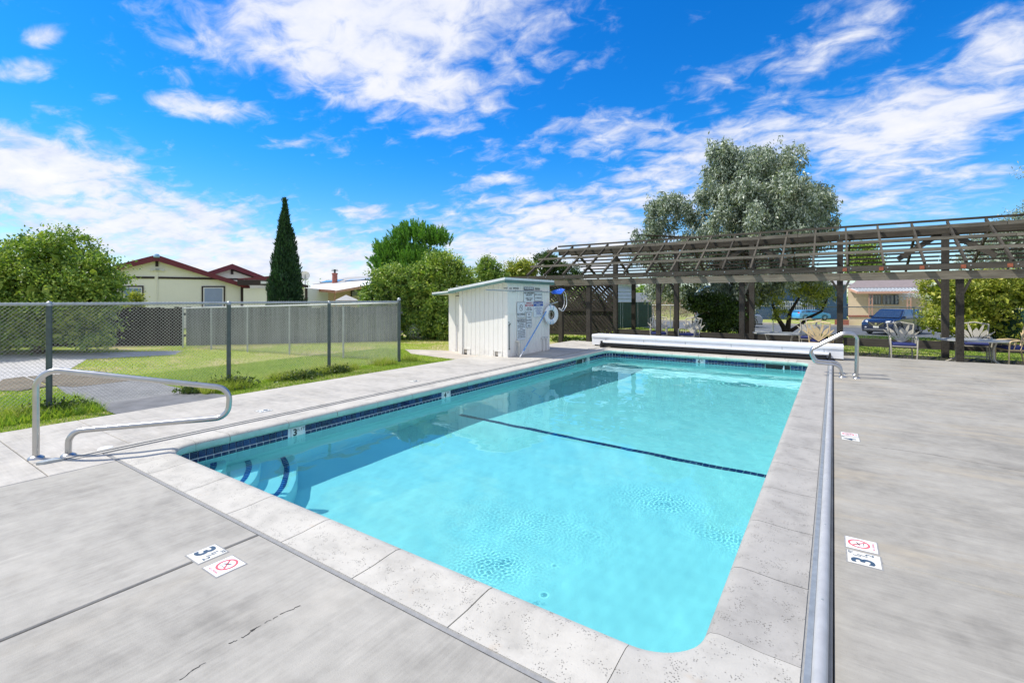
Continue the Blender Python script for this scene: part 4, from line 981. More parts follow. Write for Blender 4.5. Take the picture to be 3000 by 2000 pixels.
# ------------------------------------------------------------------ pergola
PERG = empty('pergola', (0, 15.3, 0), label='long weathered wooden pergola with open rafter roof and lattice end', cat='pergola')
oy = 15.3
def pb(name, p, q, w, h, mt, up=(0, 0, 1)):
    """timber with its own origin at one end so that its grain follows it"""
    p = Vector(p); q = Vector(q); mb = MB(); Lg = (q - p).length
    mb.beam((0, 0, 0), (Lg, 0, 0), w, h)
    d = (q - p).normalized(); u = Vector(up); s_ = d.cross(u)
    if s_.length < 1e-3: s_ = d.cross(Vector((0, 1, 0)))
    s_.normalize(); u = s_.cross(d).normalized()
    me = mb.mesh(name, M[mt]); o = bpy.data.objects.new(name, me); COL.objects.link(o)
    yb = -s_
    o.matrix_local = Matrix(((d.x, yb.x, u.x, p.x), (d.y, yb.y, u.y, p.y - oy), (d.z, yb.z, u.z, p.z), (0, 0, 0, 1)))
    o.parent = PERG; return o
postx = [-8.17, -7.08, -4.65, -2.22, .14, 2.48, 4.9, 7.3]
pm = {}
for i, x in enumerate(postx):
    s_ = .135 if x > -6 else .15
    z0 = -.10; pb('post', (x, 15.3, z0), (x, 15.3, 2.16), s_, s_, 'wood_z', (0, 1, 0))
for x in (-6.87, -4.6, -2.2, .16, 2.5, 4.9, 7.3):
    st_ = x in (-2.2, 2.5, 7.3)
    pb('post', (x, 17.22, -.12), (x, 17.22, 3.25), .15, .15, 'wood_z', (0, 1, 0))
    if st_: pb('brace', (x - .05, 17.28, 3.28), (x - 1.0, 17.28, 2.60), .05, .14, 'wood_x'); pb('brace', (x + .05, 17.28, 3.28), (x + 1.0, 17.28, 2.60), .05, .14, 'wood_x')
    pb('knee_brace', (x + .06, 17.22, 1.55), (x - .30, 17.22, 2.20), .09, .06, 'wood_x')
for x in (-4.65, -2.22, .14, 2.48, 4.9):
    pb('knee_brace', (x + .06, 15.30, 1.62), (x + .24, 15.30, 2.08), .03, .05, 'wood_pale')
# front plate beam (two lengths of board), fascia, ridge
for a, b_ in ((-9.3, -4.7), (-4.7, .14), (.14, 4.9), (4.9, 9.5)):
    pb('plate_beam', (a + .004, 15.22, 2.06 + rnd.uniform(-.006, .006)), (b_ - .004, 15.22, 2.06 + rnd.uniform(-.006, .006)), .05, .20, 'wood_pale')
    pb('plate_beam', (a + .004, 15.40, 2.06), (b_ - .004, 15.40, 2.06), .05, .18, 'wood_x')
    pb('fascia', (a + .004 - (.95 if a < -9 else .3), 14.90, 2.245 + rnd.uniform(-.008, .008)), (b_ - .004 - .3, 14.90, 2.245 + rnd.uniform(-.008, .008)), .035, .14, 'wood_x')
    pb('ridge_beam', (a + .004, 17.20, 3.36), (b_ - .004, 17.20, 3.36), .06, .24, 'wood_x')
    pb('middle_beam', (a + .004, 17.32, 2.36), (b_ - .004, 17.32, 2.36), .05, .15, 'wood_x')
    pb('ridge_batten', (a + .004, 17.14, 3.60), (b_ - .004, 17.14, 3.60), .04, .06, 'wood_x')
sl_ = (3.56 - 2.33) / (17.15 - 14.9)
rxs = [3.28 - .745 * k for k in range(-8, 18)]
for k, x in enumerate(rxs):
    j = rnd.uniform(-.015, .015)
    pb('rafter', (x + j, 14.92, 2.325), (x + j * .3, 17.18, 2.325 + sl_ * 2.26), .045, .085, 'wood_y', (0, 0, 1))
    pb('rafter_tail', (x + j + .02, 15.05, 2.235), (x + j + .02, 15.62, 2.30), .05, .11, 'wood_x')
    if x > .0 and rnd.random() < .6:
        mb = MB(); mb.box((x + j - .10, 15.03 - oy - .16, 2.19), (x + j - .012, 15.03 - oy - .12, 2.275)); mb.build('block', M['rust'], PERG)
    mb = MB(); mb.lathe([(0, -.012), (.014, -.008), (.016, 0)], 8, (x + j + .07, 14.882 - oy, 2.255), 'y'); mb.build('bolt', M['galv'], PERG)
for f, hh in ((.27, .075), (.53, .075), (.83, .10)):
    yy = 14.92 + 2.26 * f; zz = 2.325 + sl_ * 2.26 * f + .045
    for a, b_ in ((-9.62, -5.2), (-5.2, -.9), (-.9, 3.6), (3.6, 9.4)):
        pb('purlin', (a + .005, yy, zz + rnd.uniform(-.006, .006)), (b_ - .005, yy, zz + rnd.uniform(-.006, .006)), .05, hh, 'wood_pale')  # paler wood puts the sunlit tops into the purlins' colour
# rear slope: close horizontal slats on short rafters
for x in rxs[::2]:
    pb('rear_rafter', (x + .1, 17.25, 3.34), (x + .1, 19.45, 2.36), .05, .10, 'wood_x')
for k in range(9):
    yy = 17.50 + k * .235; zz = 3.28 - (yy - 17.3) * .44 + .06
    for a, b_ in ((-8.9, -3.1), (-3.1, 2.6), (2.6, 8.8)):
        pb('slat', (a + .01, yy, zz), (b_ - .01, yy, zz), .07, .050, 'wood_lat')
pb('rear_beam', (-8.9, 19.2, 2.22), (8.8, 19.2, 2.22), .06, .18, 'wood_x')
for x in (-6.87, 2.5 + 4.8): pb('post', (x, 19.2, -.12), (x, 19.2, 2.13), .14, .14, 'wood_z', (0, 1, 0))
# low board along the middle posts
for a, b_ in ((-6.8, -4.68), (-4.52, -2.28), (-2.12, .08), (.24, 2.42), (2.58, 4.82)):
    pb('low_board', (a, 17.22, .225), (b_, 17.22, .225), .05, .23, 'wood_x')
# lattice screen between the posts at the left end
Lx0, Lx1, Lz0, Lz1 = -9.95, -6.95, .10, 2.02
for z in (Lz0, 1.04, Lz1): pb('lattice_rail', (Lx0, 17.16, z), (Lx1, 17.16, z), .04, .10, 'wood_lat')
pb('lattice_post', (Lx0, 17.18, -.1), (Lx0, 17.18, 2.1), .10, .10, 'wood_z', (0, 1, 0))
def diag(c0, sgn, y, w, mt):
    """slat on the line x*sgn + z = c0 clipped to the frame"""
    pts = []
    for x in (Lx0 + .05, Lx1 - .02):
        z = c0 - sgn * x
        if Lz0 <= z <= Lz1: pts.append((x, z))
    for z in (Lz0, Lz1):
        x = (c0 - z) * sgn
        if Lx0 + .05 < x < Lx1 - .02: pts.append((x, z))
    if len(pts) >= 2:
        a, b_ = pts[0], pts[1]
        if abs(a[0] - b_[0]) > .08: pb('lattice_slat', (a[0], y, a[1]), (b_[0], y, b_[1]), .012, w, mt, (0, 0, 1))
c0 = Lx0
while c0 + 0 < Lx1 + Lz1 + .1: diag(c0, 1, 17.20, .085, 'wood_lat'); c0 += .155
c0 = -Lx1
while c0 < -Lx0 + Lz1: diag(c0, -1, 17.22, .085, 'wood_lat'); c0 += .42 if rnd.random() < .7 else .24

# ------------------------------------------------------------------ chain-link fences
def chainlink(p, q, h0, h1, posts, label, zb=0.0, r_post=.030, mesh_w=.0017, pitch=.05, mt_post='galv_post', group=None, spikes=True, slats=None):
    root = empty('chain_link_fence', (p[0], p[1], zb), label=label, cat='fence', group=group)
    p = Vector((*p, 0)); q = Vector((*q, 0)); d = (q - p); Lg = d.length; d.normalize(); nrm = Vector((-d.y, d.x, 0))
    H_ = lambda s_: h0 + (h1 - h0) * s_ / Lg
    for s_, hh, rr in posts:
        mb = MB(); c = d * s_; mb.tube([(c.x, c.y, -.12), (c.x, c.y, hh)], rr, 12); po = mb.build('post', M[mt_post], root, smooth=True)
        mb = MB(); mb.lathe([(rr + .004, -.03), (rr + .004, .0), (rr * .7, rr * .7), (0, rr)], 12, (c.x, c.y, hh)); mb.build('post_cap', M['galv'], po, smooth=True)
        for z in (.25, .55, .85, 1.1):
            mb = MB(); mb.tube([(c.x + nrm.x * a + d.x * b_, c.y + nrm.y * a + d.y * b_, z) for a, b_ in ((rr + .003, -rr), (rr + .006, 0), (rr + .003, rr))], .003, 5); mb.build('tie_wire', M['wire'], po)
    mb = MB(); mb.tube([(0, 0, h0), (d.x * Lg, d.y * Lg, h1)], .021, 10); mb.build('top_rail', M['galv'], root, smooth=True)
    V = []; F = []
    def wire(s0, z0, s1, z1):
        b = len(V); a = d * s0 + nrm * .035; c = d * s1 + nrm * .035
        tt = Vector((s1 - s0, z1 - z0)).normalized(); pn = d * (-tt.y) + Vector((0, 0, tt.x))
        for base, z in ((a, z0), (c, z1)):
            bb = Vector((base.x, base.y, z))
            V.extend([tuple(bb + pn * mesh_w), tuple(bb - pn * mesh_w * .5 + nrm * mesh_w), tuple(bb - pn * mesh_w * .5 - nrm * mesh_w)])
        for k in range(3): F.append((b + k, b + (k + 1) % 3, b + 3 + (k + 1) % 3, b + 3 + k))
    over = .03 if spikes else 0
    s_ = -h0 * 1.0
    while s_ < Lg:
        for sg in (1, -1):
            a0, a1 = (s_, s_ + H_(max(0, min(Lg, s_))) + over) if sg == 1 else (s_ + H_(max(0, min(Lg, s_))) + over, s_)
            hh = a1 - a0
            # clip to 0..Lg
            za, zb_ = 0.02, abs(hh)
            if sg == 1:
                if a0 < 0: za = max(.02, -a0); a0 = 0
                if a1 > Lg: zb_ -= (a1 - Lg); a1 = Lg
            else:
                if a0 > Lg: za = max(.02, a0 - Lg); a0 = Lg
                if a1 < 0: zb_ += a1; a1 = 0
            if zb_ - za > .02: wire(a0, za, a1, zb_)
        s_ += pitch
    me = fast_mesh('chain_link_mesh', np.array(V), np.array(F), M['wire']); o = link('chain_link_mesh', me, root); o['kind'] = 'stuff'
    if slats:
        for (s0, s1) in slats:
            x = s0
            while x < s1:
                mb = MB(); c = d * x; e = d * (x + .048); mb.add([(c.x, c.y, .03), (e.x, e.y, .03), (e.x, e.y, h0 - .02), (c.x, c.y, h0 - .02)], [(0, 1, 2, 3)])
                mb.slab([(c.x, c.y, .03), (e.x, e.y, .03), (e.x, e.y, h0 - .02), (c.x, c.y, h0 - .02)], nrm * -.008)
                mb.build('privacy_slat', M['greenslat'], root); x += .056 if rnd.random() > .04 else .075
    return root
FX = -8.68
chainlink((FX, -1.6), (FX, 8.0), 1.445, 1.435, [(1.6 - 1.2, 1.45, .033), (3.42, 1.45, .034), (5.70, 1.44, .034), (7.68, 1.44, .033), (9.6, 1.50, .038)],
          'tall galvanised chain link fence beside the grass strip left of the pool', zb=-.02)
e2 = G(903, 828); s2 = G(420, 796)
dd = math.dist(e2, s2)
chainlink(s2, (FX - .02, 8.0), 1.22, 1.42, [(f * dd, 1.22 + .2 * f, .022) for f in (.0, .165, .36, .565, .80)],
          'lower chain link fence crossing the back lawn to the end post', zb=-.03, mt_post='galv', r_post=.02)
# ------------------------------------------------------------------ board fences beyond the lawn
def board_fence(p, q, h, mt, label, zb=-.04, w=.14, lean=0.0):
    root = empty('board_fence', (*p, zb), label=label, cat='fence')
    P = Vector((*p, 0)); Q = Vector((*q, 0)); d = Q - P; Lg = d.length; d.normalize(); rz = math.atan2(d.y, d.x); root.rotation_euler = (0, 0, rz)
    me = [MB().box((0, -.01, .02), (w - .006, .01, h + dz_)).mesh('board', M[mt]) for dz_ in (-.02, 0, .015, .03)]
    nn = int(Lg / w)
    for k in range(nn): link('board', rnd.choice(me), root, (k * w, rnd.uniform(-.004, .004), 0))
    for z in (.3, h - .25):
        MB().box((0, .012, z), (Lg, .05, z + .08)).build('rail', M[mt], root)
    return root
board_fence(G(-60, 796), G(425, 792), 1.24, 'wood_fence_shade', 'board fence in painted tree shade under the big rounded tree at left')
board_fence(G(428, 792), G(925, 782), 1.24, 'wood_fence', 'weathered grey board fence behind the lawn and cypress')

# ------------------------------------------------------------------ path, gravel
def sheet(name, poly, z, mt):
    mb = MB(); mb.add([(x, y, z) for x, y in poly], [tuple(range(len(poly)))]); o = mb.build(name, M[mt]); o['kind'] = 'structure'; return o
sheet('asphalt_path', [(-7.73, 2.28), (-7.73, 3.75), G(430, 893), G(330, 868), G(232, 850), G(130, 884), G(150, 900)], -.022, 'path')
sheet('gravel_path', [G(-200, 895), G(-200, 845), G(-120, 815), G(420, 803), G(400, 812), G(200, 822), G(160, 845), G(238, 850), G(130, 866), G(40, 880)], -.028, 'path_pale')
for poly in ([G(8, 868), G(55, 862), G(110, 884), G(40, 895), G(-30, 893)], [G(62, 862), G(228, 850), G(330, 868), G(170, 886), G(118, 882)]):
    sheet('paving_panel', poly, -.018, 'path_brown')

# ------------------------------------------------------------------ road beyond
road = sheet('road', [(-60, 29.0), (70, 29.0), (70, 40.4), (12, 40.4), (4, 40.0), (-60, 47)], -.492, 'asphalt')
kb = MB()
for a, b_ in zip([(-60, 47.05), (4, 40.05), (12, 40.45), (70, 40.45)], [(4, 40.05), (12, 40.45), (70, 40.45)]): kb.beam((a[0], a[1] + .1, -.43), (b_[0], b_[1] + .1, -.43), .25, .13)
tag(kb.build('kerb', M['kerb']), kind='structure')
ln = MB(); ln.beam((-14, 33.2, -.488), (-3, 32.2, -.488), .10, .004); ln.beam((1, 31.6, -.488), (9, 31.2, -.488), .10, .004); tag(ln.build('road_marking', M['white_wall']), kind='structure')
# back fence
BY = 25.5
chainlink((-9.3, BY + 1.2), (5.2, BY), 1.20, 1.20, [(s_, 1.22, .024) for s_ in (.05, 1.9, 3.9, 6.9, 9.6, 12.1, 14.4)], 'thin chain link fence between the far lawn and the road', zb=-.08, mesh_w=.0016, pitch=.07, mt_post='galv', spikes=False)
g1, g2 = G(1408, 757), G(1497, 747)
chainlink((g1[0] - 1.5, g1[1] - 1.2), g2, 1.40, 1.40, [(.02, 1.42, .02), (math.dist((g1[0] - 1.5, g1[1] - 1.2), g2), 1.42, .02)], 'dark green slatted privacy fence behind the lattice end of the pergola', zb=-.1, spikes=False, mt_post='galv',
          slats=[(.03, math.dist((g1[0] - 1.5, g1[1] - 1.2), g2) - .03)])
g3 = (4.1, BY + .3)
chainlink(g3, (7.0, BY - 2.6), 1.22, 1.22, [(.02, 1.24, .02), (4.1, 1.24, .02)], 'green slatted fence section beside the big right hand bush', zb=-.1, spikes=False, slats=[(.03, 4.0)])

# ------------------------------------------------------------------ houses
def hp(px, py, p0, d): return Vector(PL(px, py, p0, d))
# cream gabled house, left. The gable stands on a plane that turns away to the right
def gable_house(pk, ang, t, eaveR, eaveL, peak_y, eave_y, label, base_y, depth, wins, trims):
    p0 = AT(pk, t); d = (math.sin(R(ang)), math.cos(R(ang)))
    P = lambda px, py: hp(px, py, p0, d)
    nrm = Vector((d[1], -d[0], 0))                   # towards the pool
    if nrm.dot(Vector((-p0[0], -p0[1], 0))) < 0: nrm = -nrm
    root = empty('mobile_home', (p0[0], p0[1], 0), label=label, cat='house')
    o = Vector((p0[0], p0[1], 0)); top = P(pk, peak_y); eR = P(eaveR, eave_y)
    wdt = (Vector((eR.x, eR.y, 0)) - Vector((top.x, top.y, 0))).length; D = Vector((d[0], d[1], 0))
    if (eR - top).dot(D) < 0: D = -D
    eL = Vector((top.x, top.y, 0)) - D * wdt; eL.z = eR.z
    mb = MB(); q = [eL - Vector((0, 0, eL.z + .5)), eR - Vector((0, 0, eR.z + .5)), eR - Vector((0, 0, .05)), top - Vector((0, 0, .05)), eL - Vector((0, 0, .05))]
    mb.slab([x - o for x in q], -nrm * depth); mb.build('wall', M['cream'], root)
    th = .20; ov = nrm * .30; rf = MB()
    for e, sgn in ((eR, 1), (eL, -1)):
        ee = e + (e - top).normalized() * .35
        rf.slab([x - o for x in (top + ov, ee + ov, ee - nrm * depth, top - nrm * depth)], (0, 0, .06))
    ro = rf.build('roof', M['roofbrown'], root)
    for e in (eR, eL):
        ee = e + (e - top).normalized() * .35; m = MB(); dn = Vector((0, 0, .22))
        m.slab([x - o for x in (top + ov * 1.01 + Vector((0, 0, .09)), ee + ov * 1.01 + Vector((0, 0, .09)), ee + ov * 1.01 - dn * .55, top + ov * 1.01 - dn)], nrm * .04); m.build('barge_board', M['maroon'], ro)
    for (px0, px1, py0, py1) in wins:
        a, b_, c_, e_ = P(px0, py0), P(px1, py0), P(px1, py1), P(px0, py1)
        m = MB(); m.slab([x - o + nrm * .005 for x in (a, b_, c_, e_)], nrm * .05); w_ = m.build('window', M['dkbrown'], root)
        ins = lambda u, v: a + (b_ - a) * u + (e_ - a) * v
        m = MB(); m.slab([x - o + nrm * .056 for x in (ins(.07, .06), ins(.93, .06), ins(.93, .97), ins(.07, .97))], nrm * .01); m.build('frame', M['white_wall'], w_)
        m = MB(); m.slab([x - o + nrm * .068 for x in (ins(.12, .11), ins(.88, .11), ins(.88, .95), ins(.12, .95))], nrm * .006); m.build('pane', M['glass'], w_)
    for (px0, py0, px1, py1, w_) in trims:
        a, b_ = P(px0, py0) - o + nrm * .02, P(px1, py1) - o + nrm * .02; m = MB()
        m.beam(a, b_, .05, w_, up=(0, 0, 1) if abs(px1 - px0) > abs(py1 - py0) else tuple(D)); m.build('trim_board', M['dkbrown'], root)
    return root, P, o, nrm, D
h1, P1f, o1, n1_, D1 = gable_house(361, 23, 24.0, 557, 185, 590, 655, 'cream mobile home with maroon gable roof boards behind the fence', 800, 9,
    [(280, 330, 656, 712), (463, 517, 657, 706)], [(262, 637, 355, 637.5, .10), (364, 637.6, 560, 641.5, .10), (556, 655, 556, 712, .14), (360.5, 592, 360.5, 612, .12)])
m = MB(); c = P1f(362, 619) - o1 + n1_ * .12
m.box((c.x - .06, c.y - .06, c.z - .04), (c.x + .06, c.y + .06, c.z + .05)); lo_ = m.build('flood_light', M['galv'], h1)
for s_ in (-1, 1):
    m = MB(); e = c + D1 * (s_ * .22) - Vector((0, 0, .04)); m.tube([c, e], .02, 6); m.lathe([(0, -.05), (.06, -.04), (.075, .03), (0, .06)], 12, (e.x, e.y, e.z)); m.build('lamp_head', M['white_wall'], lo_)
m = MB(); c = P1f(361, 592) - o1 + n1_ * .38; m.lathe([(0, .14), (.10, .10), (.14, 0), (.12, -.06), (0, -.08)], 14, (c.x, c.y, c.z + .05)); m.build('ridge_cap', M['ltblue'], h1)
m = MB()
for a, b_ in ((361.5, 620), ): m.tube([P1f(361, 625) - o1 + n1_ * .03, P1f(361, 712) - o1 + n1_ * .03], .03, 6)
m.build('conduit', M['cream'], h1)
h2, P2f, o2, n2_, D2 = gable_house(533, 23, 29.0, 640, 440, 610, 652, 'second cream mobile home with red gable peeking over the first roof', 800, 7, [], [(533, 613, 533, 630, .14), (535, 620, 595, 641, .10)])
# link wall between them with dark fascia
root = empty('house_extension', (*AT(600, 25.5), 0), label='low cream extension with dark fascia between the gabled home and cypress', cat='house extension')
pA, dA = AT(560, 25.6), (RR[0], RR[1])
PA = lambda px, py: hp(px, py, pA, dA) - Vector((*AT(600, 25.5), 0))
nA = Vector((-VV[0], -VV[1], 0))
m = MB(); m.slab([PA(559, 662), PA(704, 662), PA(704, 725), PA(559, 725)], -nA * 3); m.build('wall', M['cream'], root)
m = MB(); m.slab([x + nA * .2 for x in (PA(552, 643), PA(660, 645), PA(712, 655), PA(712, 661), PA(660, 656), PA(552, 655))], nA * .08); m.build('fascia', M['dkbrown'], root)
m = MB(); m.slab([x + nA * .25 for x in (PA(552, 642), PA(640, 644), PA(630, 634), PA(552, 640))], -nA * 2.5); m.build('roof', M['maroon'], root)
for px in (617, 704):
    m = MB(); m.beam(PA(px, 662) + nA * .03, PA(px, 725) + nA * .03, .06, .12, up=(RR[0], RR[1], 0)); m.build('corner_board', M['dkbrown'], root)
m = MB(); m.slab([x + nA * .27 for x in (PA(606, 646), PA(622, 647), PA(622, 652), PA(606, 652))], nA * .05); m.build('gutter', M['white_wall'], root)
m = MB(); m.slab([x + nA * .02 for x in (PA(622, 668), PA(634, 668), PA(634, 710), PA(622, 710))], nA * .04); m.build('window', M['dkbrown'], root)

# pale house with awning and chimney beyond the cypress
root = empty('awning_house', (*AT(780, 30), 0), label='distant tan house with white awning and brick chimney right of the cypress', cat='house')
o3 = Vector((*AT(780, 30), 0)); Q = lambda px, py, t: Vector((*AT(px, t), ZH(py, t))) - o3
m = MB(); m.slab([Q(705, 672, 30), Q(868, 655, 30), Q(868, 730, 30), Q(705, 730, 30)], (VV[0] * 5, VV[1] * 5, 0)); m.build('wall', M['tan'], root)
m = MB(); m.slab([Q(712, 667, 27.5), Q(770, 672, 27), Q(862, 656, 28), Q(862, 646, 31), Q(715, 658, 31)], (0, 0, .10)); m.build('awning', M['white_wall'], root)
m = MB(); m.slab([Q(712, 668, 27.45), Q(770, 673, 26.95), Q(770, 667.5, 26.95), Q(712, 663, 27.45)], (0, 0, .03)); m.slab([Q(770, 673, 26.95), Q(862, 657, 27.95), Q(862, 651, 27.95), Q(770, 667.5, 26.95)], (.03, 0, 0)); m.build('awning_fascia', M['pinkish'], root)
m = MB(); m.slab([Q(718, 657, 31), Q(868, 648, 31), Q(868, 637, 35), Q(800, 640, 35)], (0, 0, .12)); m.build('roof', M['roofgrey'], root)
m = MB(); m.slab([Q(735, 653, 31.5), Q(775, 651, 31.5), Q(790, 646, 33), Q(748, 649, 33)], (0, 0, .14)); m.slab([Q(792, 650, 31.5), Q(862, 645, 31.5), Q(864, 641, 33), Q(810, 645, 33)], (0, 0, .14)); m.build('solar_panel', M['glass_dk'], root)
c = Q(769, 652, 31); ch = MB(); ch.lathe([(.17, -.1), (.16, .62), (.19, .63), (.19, .70), (.15, .71), (0, .71)], 14, tuple(c)); co_ = ch.build('chimney', M['brick'], root)
ch = MB(); ch.lathe([(.06, .70), (.06, .84), (.22, .84), (.22, .86), (.06, .87), (.06, .92), (.20, .92), (.20, .935), (0, .94)], 12, tuple(c)); ch.build('chimney_cowl', M['galv_post'], co_)
for px in (730, 769): m = MB(); m.tube([Q(px, 668, 27.3), Q(px, 730, 27.3)], .05, 8); m.build('awning_post', M['pinkish'], root)
m = MB(); m.slab([Q(806, 667, 29.9), Q(838, 664, 29.9), Q(838, 690, 29.9), Q(806, 690, 29.9)], (-VV[0] * .05, -VV[1] * .05, 0)); wn_ = m.build('window', M['dkbrown'], root)
m = MB(); m.slab([Q(809, 669, 29.84), Q(835, 667, 29.84), Q(835, 688, 29.84), Q(809, 688, 29.84)], (-VV[0] * .02, -VV[1] * .02, 0)); m.build('pane', M['curtain'], wn_)
root = empty('canopy_tent', (*AT(800, 24), 0), label='pale peaked canopy roof just above the far fence', cat='canopy')
o4 = Vector((*AT(800, 24), 0)); Q4 = lambda px, py, t: Vector((*AT(px, t), ZH(py, t))) - o4
m = MB(); ap = Q4(795, 677, 24.6)
for a, b_ in (((772, 690, 23.4), (826, 690, 23.4)), ((826, 690, 23.4), (828, 689, 26)), ((828, 689, 26), (770, 689, 26)), ((770, 689, 26), (772, 690, 23.4))): m.add([Q4(*a), Q4(*b_), ap + (Vector((RR[0], RR[1], 0)) * .7 if a[0] > 800 else Vector())], [(0, 1, 2)])
m.build('roof', M['roofgrey'], root)
for px, t in ((773, 23.4), (825, 23.4), (827, 26), (771, 26)): m = MB(); a = AT(px, t); m.tube([(a[0] - o4.x, a[1] - o4.y, -.1), (a[0] - o4.x, a[1] - o4.y, ZH(690, t))], .03, 6); m.build('leg', M['galv'], root)
root = empty('satellite_dish', (*AT(701, 27), 0), label='white satellite dish on a mast right of the cypress', cat='satellite dish')
m = MB(); zc = ZH(631, 27); m.lathe([(0, .0), (.12, .02), (.24, .07), (.25, .08)], 18, (0, 0, 0), 'y'); o = m.build('dish', M['white_wall'], root, smooth=True, loc=(0, 0, zc)); o.rotation_euler = (R(-25), 0, YAW + R(200))
m = MB(); m.tube([(0, 0, .0), (0, 0, zc)], .03, 8); m.build('mast', M['galv'], root)

# tan house on the right with ribbed awning
TX0, TY = AT(1946, 34.7); o5 = Vector((TX0, TY, 0)); dT = (1.0, -.06)
root = empty('tan_house', (TX0, TY, 0), label='tan mobile home with brown roof and ribbed white awning behind the navy car', cat='house')
PT = lambda px, py: hp(px, py, (TX0, TY), dT) - o5
nT = Vector((-.06, -1, 0)).normalized()
m = MB(); m.slab([PT(1948, 663), PT(2129, 663), PT(2129, 752), PT(1948, 752)], -nT * 7); m.build('wall', M['tan'], root)
m = MB(); m.slab([PT(1948, 724) + nT * .03, PT(2129, 724) + nT * .03, PT(2129, 727.5) + nT * .03, PT(1948, 727.5) + nT * .03], nT * .03); m.build('belt_trim', M['brick'], root)
m = MB(); a, b_ = PT(1946, 663), PT(2134, 662); m.slab([a + nT * .25, b_ + nT * .25, b_ - nT * 3.5 + Vector((0, 0, 1.0)), a - nT * 3.5 + Vector((.9, 0, 1.0))], (0, 0, .08)); m.build('roof', M['roofbrown'], root)
aw = MB(); a, b_ = PT(1950, 664) + nT * .26, PT(2124, 663) + nT * .26; zl = PT(1985, 672.5).z
ao = a + Vector((.55, 0, 0)) + nT * 1.9; bo_ = b_ + Vector((.15, 0, 0)) + nT * 1.9; ao.z = bo_.z = zl
aw.slab([a, b_, bo_, ao], (0, 0, .05)); awo = aw.build('awning', M['white_wall'], root)
for k in range(1, 22):
    f = k / 22; m = MB(); m.beam(a.lerp(b_, f) + Vector((0, 0, .075)), ao.lerp(bo_, f) + Vector((0, 0, .075)), .06, .05); m.build('rib', M['galv'], awo)
m = MB(); m.beam(ao, bo_, .06, .15); m.beam(ao, a, .05, .15); m.build('awning_fascia', M['pinkish'], awo)
for f in (.17, .215, .70, .745):
    c = ao.lerp(bo_, f) - nT * .1; m = MB(); m.beam((c.x, c.y, -.5), (c.x, c.y, c.z), .05, .06, up=(1, 0, 0)); m.build('awning_post', M['pinkish'], root)
for f0, f1 in ((.17, .215), (.70, .745)):
    c, e = ao.lerp(bo_, f0) - nT * .1, ao.lerp(bo_, f1) - nT * .1; m = MB()
    for z in (.6, .95, 1.3, 1.6): m.beam((c.x, c.y, z), (e.x, e.y, z + .2), .03, .03)
    m.build('trellis', M['pinkish'], root)
for (x0, x1) in ((1996, 2024), (2027, 2064)):
    m = MB(); m.slab([PT(x0, 677) + nT * .03, PT(x1, 677) + nT * .03, PT(x1, 699) + nT * .03, PT(x0, 699) + nT * .03], nT * .04); w_ = m.build('window', M['glass_dk'], root)
    for k in range(4):
        f = (k + .2) / 4; a_ = x0 + (x1 - x0) * f; m = MB(); m.slab([PT(a_, 678) + nT * .08, PT(a_ + (x1 - x0) * .12, 678) + nT * .08, PT(a_ + (x1 - x0) * .12, 698) + nT * .08, PT(a_, 698) + nT * .08], nT * .01); m.build('curtain', M['curtain'], w_)
# red brick planter by its corner
m = MB(); a = PT(1936, 742); m.box((a.x - .5, -.6, -.48), (a.x + .35, -.2, -.05)); tag(m.build('brick_planter', M['brick'], None, loc=(TX0, TY, 0)), 'low red brick planter at the corner of the tan house', 'planter')

# pale blue sided house behind the green fence
bl = AT(1404, 30); o6 = Vector((*bl, 0)); root = empty('blue_sided_house', (*bl, 0), label='pale blue house end with lapped siding above the green privacy fence', cat='house')
Q6 = lambda px, py, t=30: Vector((*AT(px, t), ZH(py, t))) - o6
m = MB(); m.slab([Q6(1395, 645), Q6(1452, 655), Q6(1459, 660), Q6(1459, 745), Q6(1395, 745)], (VV[0] * 6, VV[1] * 6, 0)); m.build('wall', M['blue_sid'], root)
for k in range(9):
    y0_ = 662 + k * 8.2; m = MB(); nn_ = Vector((-VV[0], -VV[1], 0))
    m.add([Q6(1397, y0_) + nn_ * .01, Q6(1458, y0_) + nn_ * .01, Q6(1458, y0_ + 7.4) + nn_ * .06, Q6(1397, y0_ + 7.4) + nn_ * .06, Q6(1397, y0_ + 7.9) + nn_ * .0, Q6(1458, y0_ + 7.9) + nn_ * .0], [(0, 1, 2, 3), (3, 2, 5, 4)]); m.build('siding_board', M['blue_sid'], root)
m = MB(); m.slab([Q6(1392, 640), Q6(1455, 651), Q6(1464, 657), Q6(1462, 661), Q6(1452, 655.5), Q6(1392, 645)], (-VV[0] * .3, -VV[1] * .3, 0)); m.build('roof_edge', M['white_wall'], root)
m = MB(); m.slab([Q6(1459.5, 672), Q6(1500, 672, 33), Q6(1500, 745, 33), Q6(1459.5, 745)], (0, .2, 0)); m.build('side_wall', M['white_wall'], root)
# deep blue house beyond the road, seen under the big tree
bl = AT(1780, 46); o7 = Vector((*bl, 0)); root = empty('blue_house', (*bl, 0), label='deep blue house with white porch railing across the road under the trees', cat='house')
Q7 = lambda px, py, t=46: Vector((*AT(px, t), ZH(py, t))) - o7; n7 = Vector((-VV[0], -VV[1], 0))
m = MB(); m.slab([Q7(1640, 655), Q7(1945, 655), Q7(1945, 735), Q7(1640, 735)], -n7 * 5); m.build('wall', M['blue_dk'], root)
m = MB(); m.slab([Q7(1625, 656) + n7 * .8, Q7(1955, 656) + n7 * .8, Q7(1950, 636) - n7 * 3, Q7(1640, 636) - n7 * 3], (0, 0, .1)); m.build('roof', M['roofgrey'], root)
m = MB(); m.slab([Q7(1640, 672) + n7 * .06, Q7(1722, 672) + n7 * .06, Q7(1722, 735) + n7 * .06, Q7(1640, 735) + n7 * .06], n7 * .1); m.build('white_siding', M['white_wall'], root)
